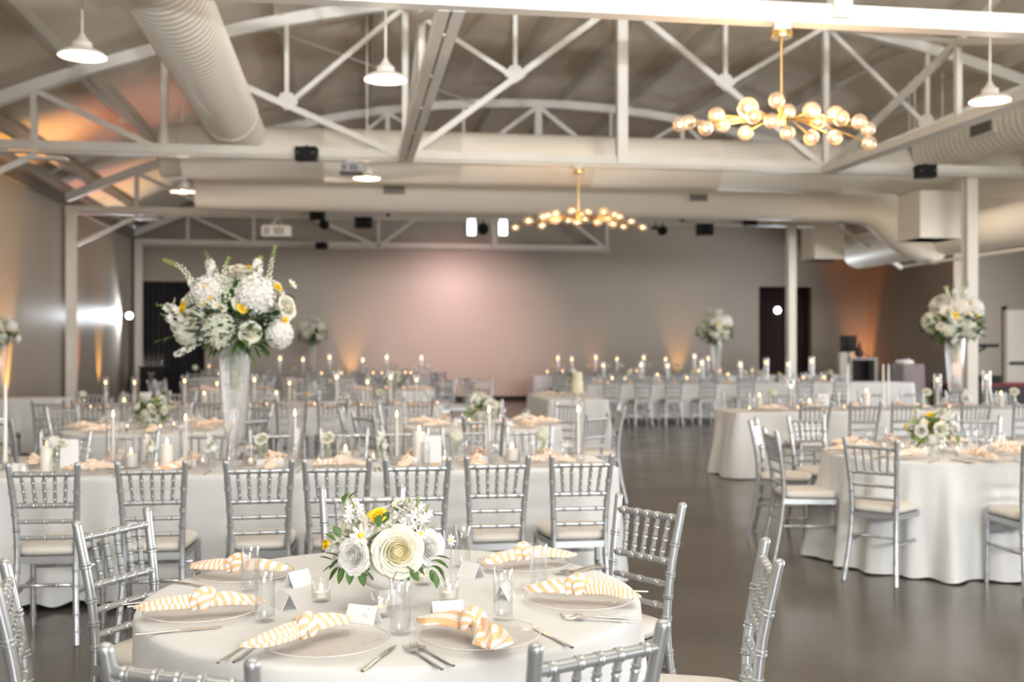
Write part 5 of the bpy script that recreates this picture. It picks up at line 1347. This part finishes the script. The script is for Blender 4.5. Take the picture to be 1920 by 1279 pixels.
# loose chairs near the pink glow
for u, v, f, lab in ((893, 715, (1, .6), 'lone silver chiavari chair against the pink glow, left of a pair'), (916, 718, (.3, -1), 'lone silver chiavari chair against the pink glow, right of a pair'), 
                     (832, 700, (.9, .3), 'dark-looking chiavari chair at the end of the rear left long table')):
    d = .63*2000/(v-8-HZ); d = min(d, 24.5); x, y = pu(u, d); ff = Vector(f).normalized(); chair(x, y, ff.x, ff.y, lab, None, False)
# left edge arrangement
q = (-5.0, 16.4); VASE.put((q[0], q[1], TZ), 0, 'tall ribbed crystal trumpet vase at the left edge of the hall', 'vase', 'trumpet vases', 1.04)
TALL.put((q[0], q[1], TZ+.83), .8, 'large shadowed flower arrangement cut by the left edge', 'flowers', 'tall arrangements', .72)
long_table(q[0]-.45, q[0]+.9, q[1]-.4, q[1]+.4, 111, 'left wall table', amp=.03, n=160, freq=14)
ch(-4.62, 9.3, .9, .45, 'silver chiavari chair seen side-on at the left edge behind the first long table', 'chairs at the left edge')
ch(-6.2, 12.9, .8, .2, 'dark silver chiavari chair at the left edge further back', 'chairs at the left edge', False)

# ================================================================== RIGHT REAR CLUTTER
# uplit counter with dark niche, vase and small pictures
X, Y = pu(1610, 27.0); t = empty('side_counter', (X, Y, 0)); tag(t, 'tall grey counter with dark niche below the orange wall glow', 'counter')
b = MB(); b.box((-.38, -.25, 0), (-.30, .25, 1.22)); b.box((.30, -.25, 0), (.38, .25, 1.22)); b.box((-.38, -.27, 1.16), (.38, .25, 1.22)); b.build('frame', M['counter'], t, smooth=False)
b = MB(); b.box((-.30, .05, 0), (.30, .2, 1.16)); b.build('niche_back', M['black'], t, smooth=False)
b = MB(); b.box((-.62, -.25, .0), (-.42, .2, 1.35)); b.build('side_panel', M['wall'], t, smooth=False)
b = MB(); b.lathe([(.001, 0), (.05, 0), (.11, .06), (.12, .13), (.06, .22), (.03, .32), (.035, .38), (.001, .38)], 20)
tag(b.build('dark_vase', M['maroon'], loc=(X+.02, Y, 1.22)), 'dark round-bellied vase on the counter in the orange glow', 'vase')
for k, (u, wd) in enumerate(((1583, .09), (1596, .14))):
    x, y = pu(u, 27.3); b = MB(); b.box((-wd, -.03, 0), (wd, .03, .42)); b.box((-wd+.02, -.04, .02), (wd-.02, -.03, .40)); b.box((-.02, 0, -.25 if 0 else 0), (.02, .1, .05))
    tag(b.build('wall_box', M['black'], smooth=False, loc=(x, y, 1.36)), 'small dark box beside the orange glow, the %s one' % ('narrow left', 'wider right')[k], 'box', 'dark boxes by the glow')
    b = MB(); b.box((x-.04, y-.02, 0), (x+.04, y+.02, 1.36)); tag(b.build('box_stand', M['duct'], smooth=False), 'slim pale post under the %s dark box' % ('narrow left', 'wider right')[k], 'post', 'posts under dark boxes')
# draped box
X, Y = pu(1702, 24.6); t = empty('draped_bin', (X, Y, 0)); tag(t, 'mauve draped stand topped with white bundle near the right flowers', 'stand')
b = MB(); 
o = drape('cloth_cover', rrect(.27, .25, .04), 120, 1.10, .01, .03, .02, 14, 5, None); o.parent = t; o.data.materials[0] = M['mauve']
if 'category' in o.keys(): del o['category']
b = MB(); b.sphere((-.08, 0, 1.14), .16, 14, 8, (1.4, 1, .5)); b.build('white_bundle', M['ceramic'], t)
b = MB(); b.sphere((-.1, 0, 1.24), .12, 12, 6, (1.2, .8, .35)); b.build('wicker_lid', M['maroon'], t)
# sound desk with black and red cloth, stand
X, Y = pu(1852, 19.0); t = empty('sound_desk', (X, Y, 0)); tag(t, 'low desk under black cloth with red edging at the right', 'desk')
b = MB(); b.box((-.85, -.4, 0), (.85, .4, .82)); b.build('cloth_sides', M['dark'], t, smooth=False)
b = MB(); b.box((-.87, -.42, .82), (.87, .42, .86)); b.build('red_top', M['red'], t, smooth=False)
b = MB(); b.box((-.35, -.2, .86), (.15, .2, 1.0)); tag(b.build('mixing_console', M['black'], smooth=False, loc=(X, Y, 0)), 'black mixing console on the desk with red edging', 'console')
x, y = pu(1823, 18.2); t = empty('equipment_stand', (x, y, 0)); tag(t, 'thin black equipment stand beside the right tall vase', 'stand')
b = MB(); b.tube([(0, 0, .25), (0, 0, 1.52)], .02, 8); b.build('pole', M['black'], t)
for k in range(3): q_ = 2.1*k+.3; b = MB(); b.tube([(0, 0, .5), (.35*cos(q_), .35*sin(q_), .01)], .012, 6); b.build('leg', M['black'], t)
b = MB(); b.box((-.05, -.12, 1.50), (.42, .12, 1.56)); b.tube([(0, 0, 1.38), (.25, 0, 1.5)], .02, 6); b.build('tray', M['black'], t, smooth=False)
# bar bin in front of the dark opening at left
X, Y = pu(287, 26.0); t = empty('portable_bar', (X, Y, 0)); tag(t, 'black portable bar in front of the dark opening at left', 'bar')
b = MB(); b.box((-.27, -.25, 0), (.27, .25, .98)); b.box((-.29, -.27, .98), (.29, .27, 1.02)); b.build('cabinet', M['black'], t, smooth=False)
b = MB()
for s in (-1, 1): b.add([(-.09*s, -.256, .66), (-.03*s, -.256, .66), (.09*s, -.256, .88), (.03*s, -.256, .88)], [(0, 1, 2, 3)])
b.build('white_mark', M['counter'], t, smooth=False)
for k in range(5):
    b = MB(); b.lathe([(.001, 0), (.035, 0), (.038, .02), (.036, .2), (.015, .25), (.013, .31), (.001, .31)], 14)
    tag(b.build('bottle', M['glass'], loc=(X-.2+.1*k, Y+.03*(k % 2), 1.02)), 'glass bottle on the black portable bar, %s from the left' % ORD[k], 'bottle', 'bottles on the portable bar')
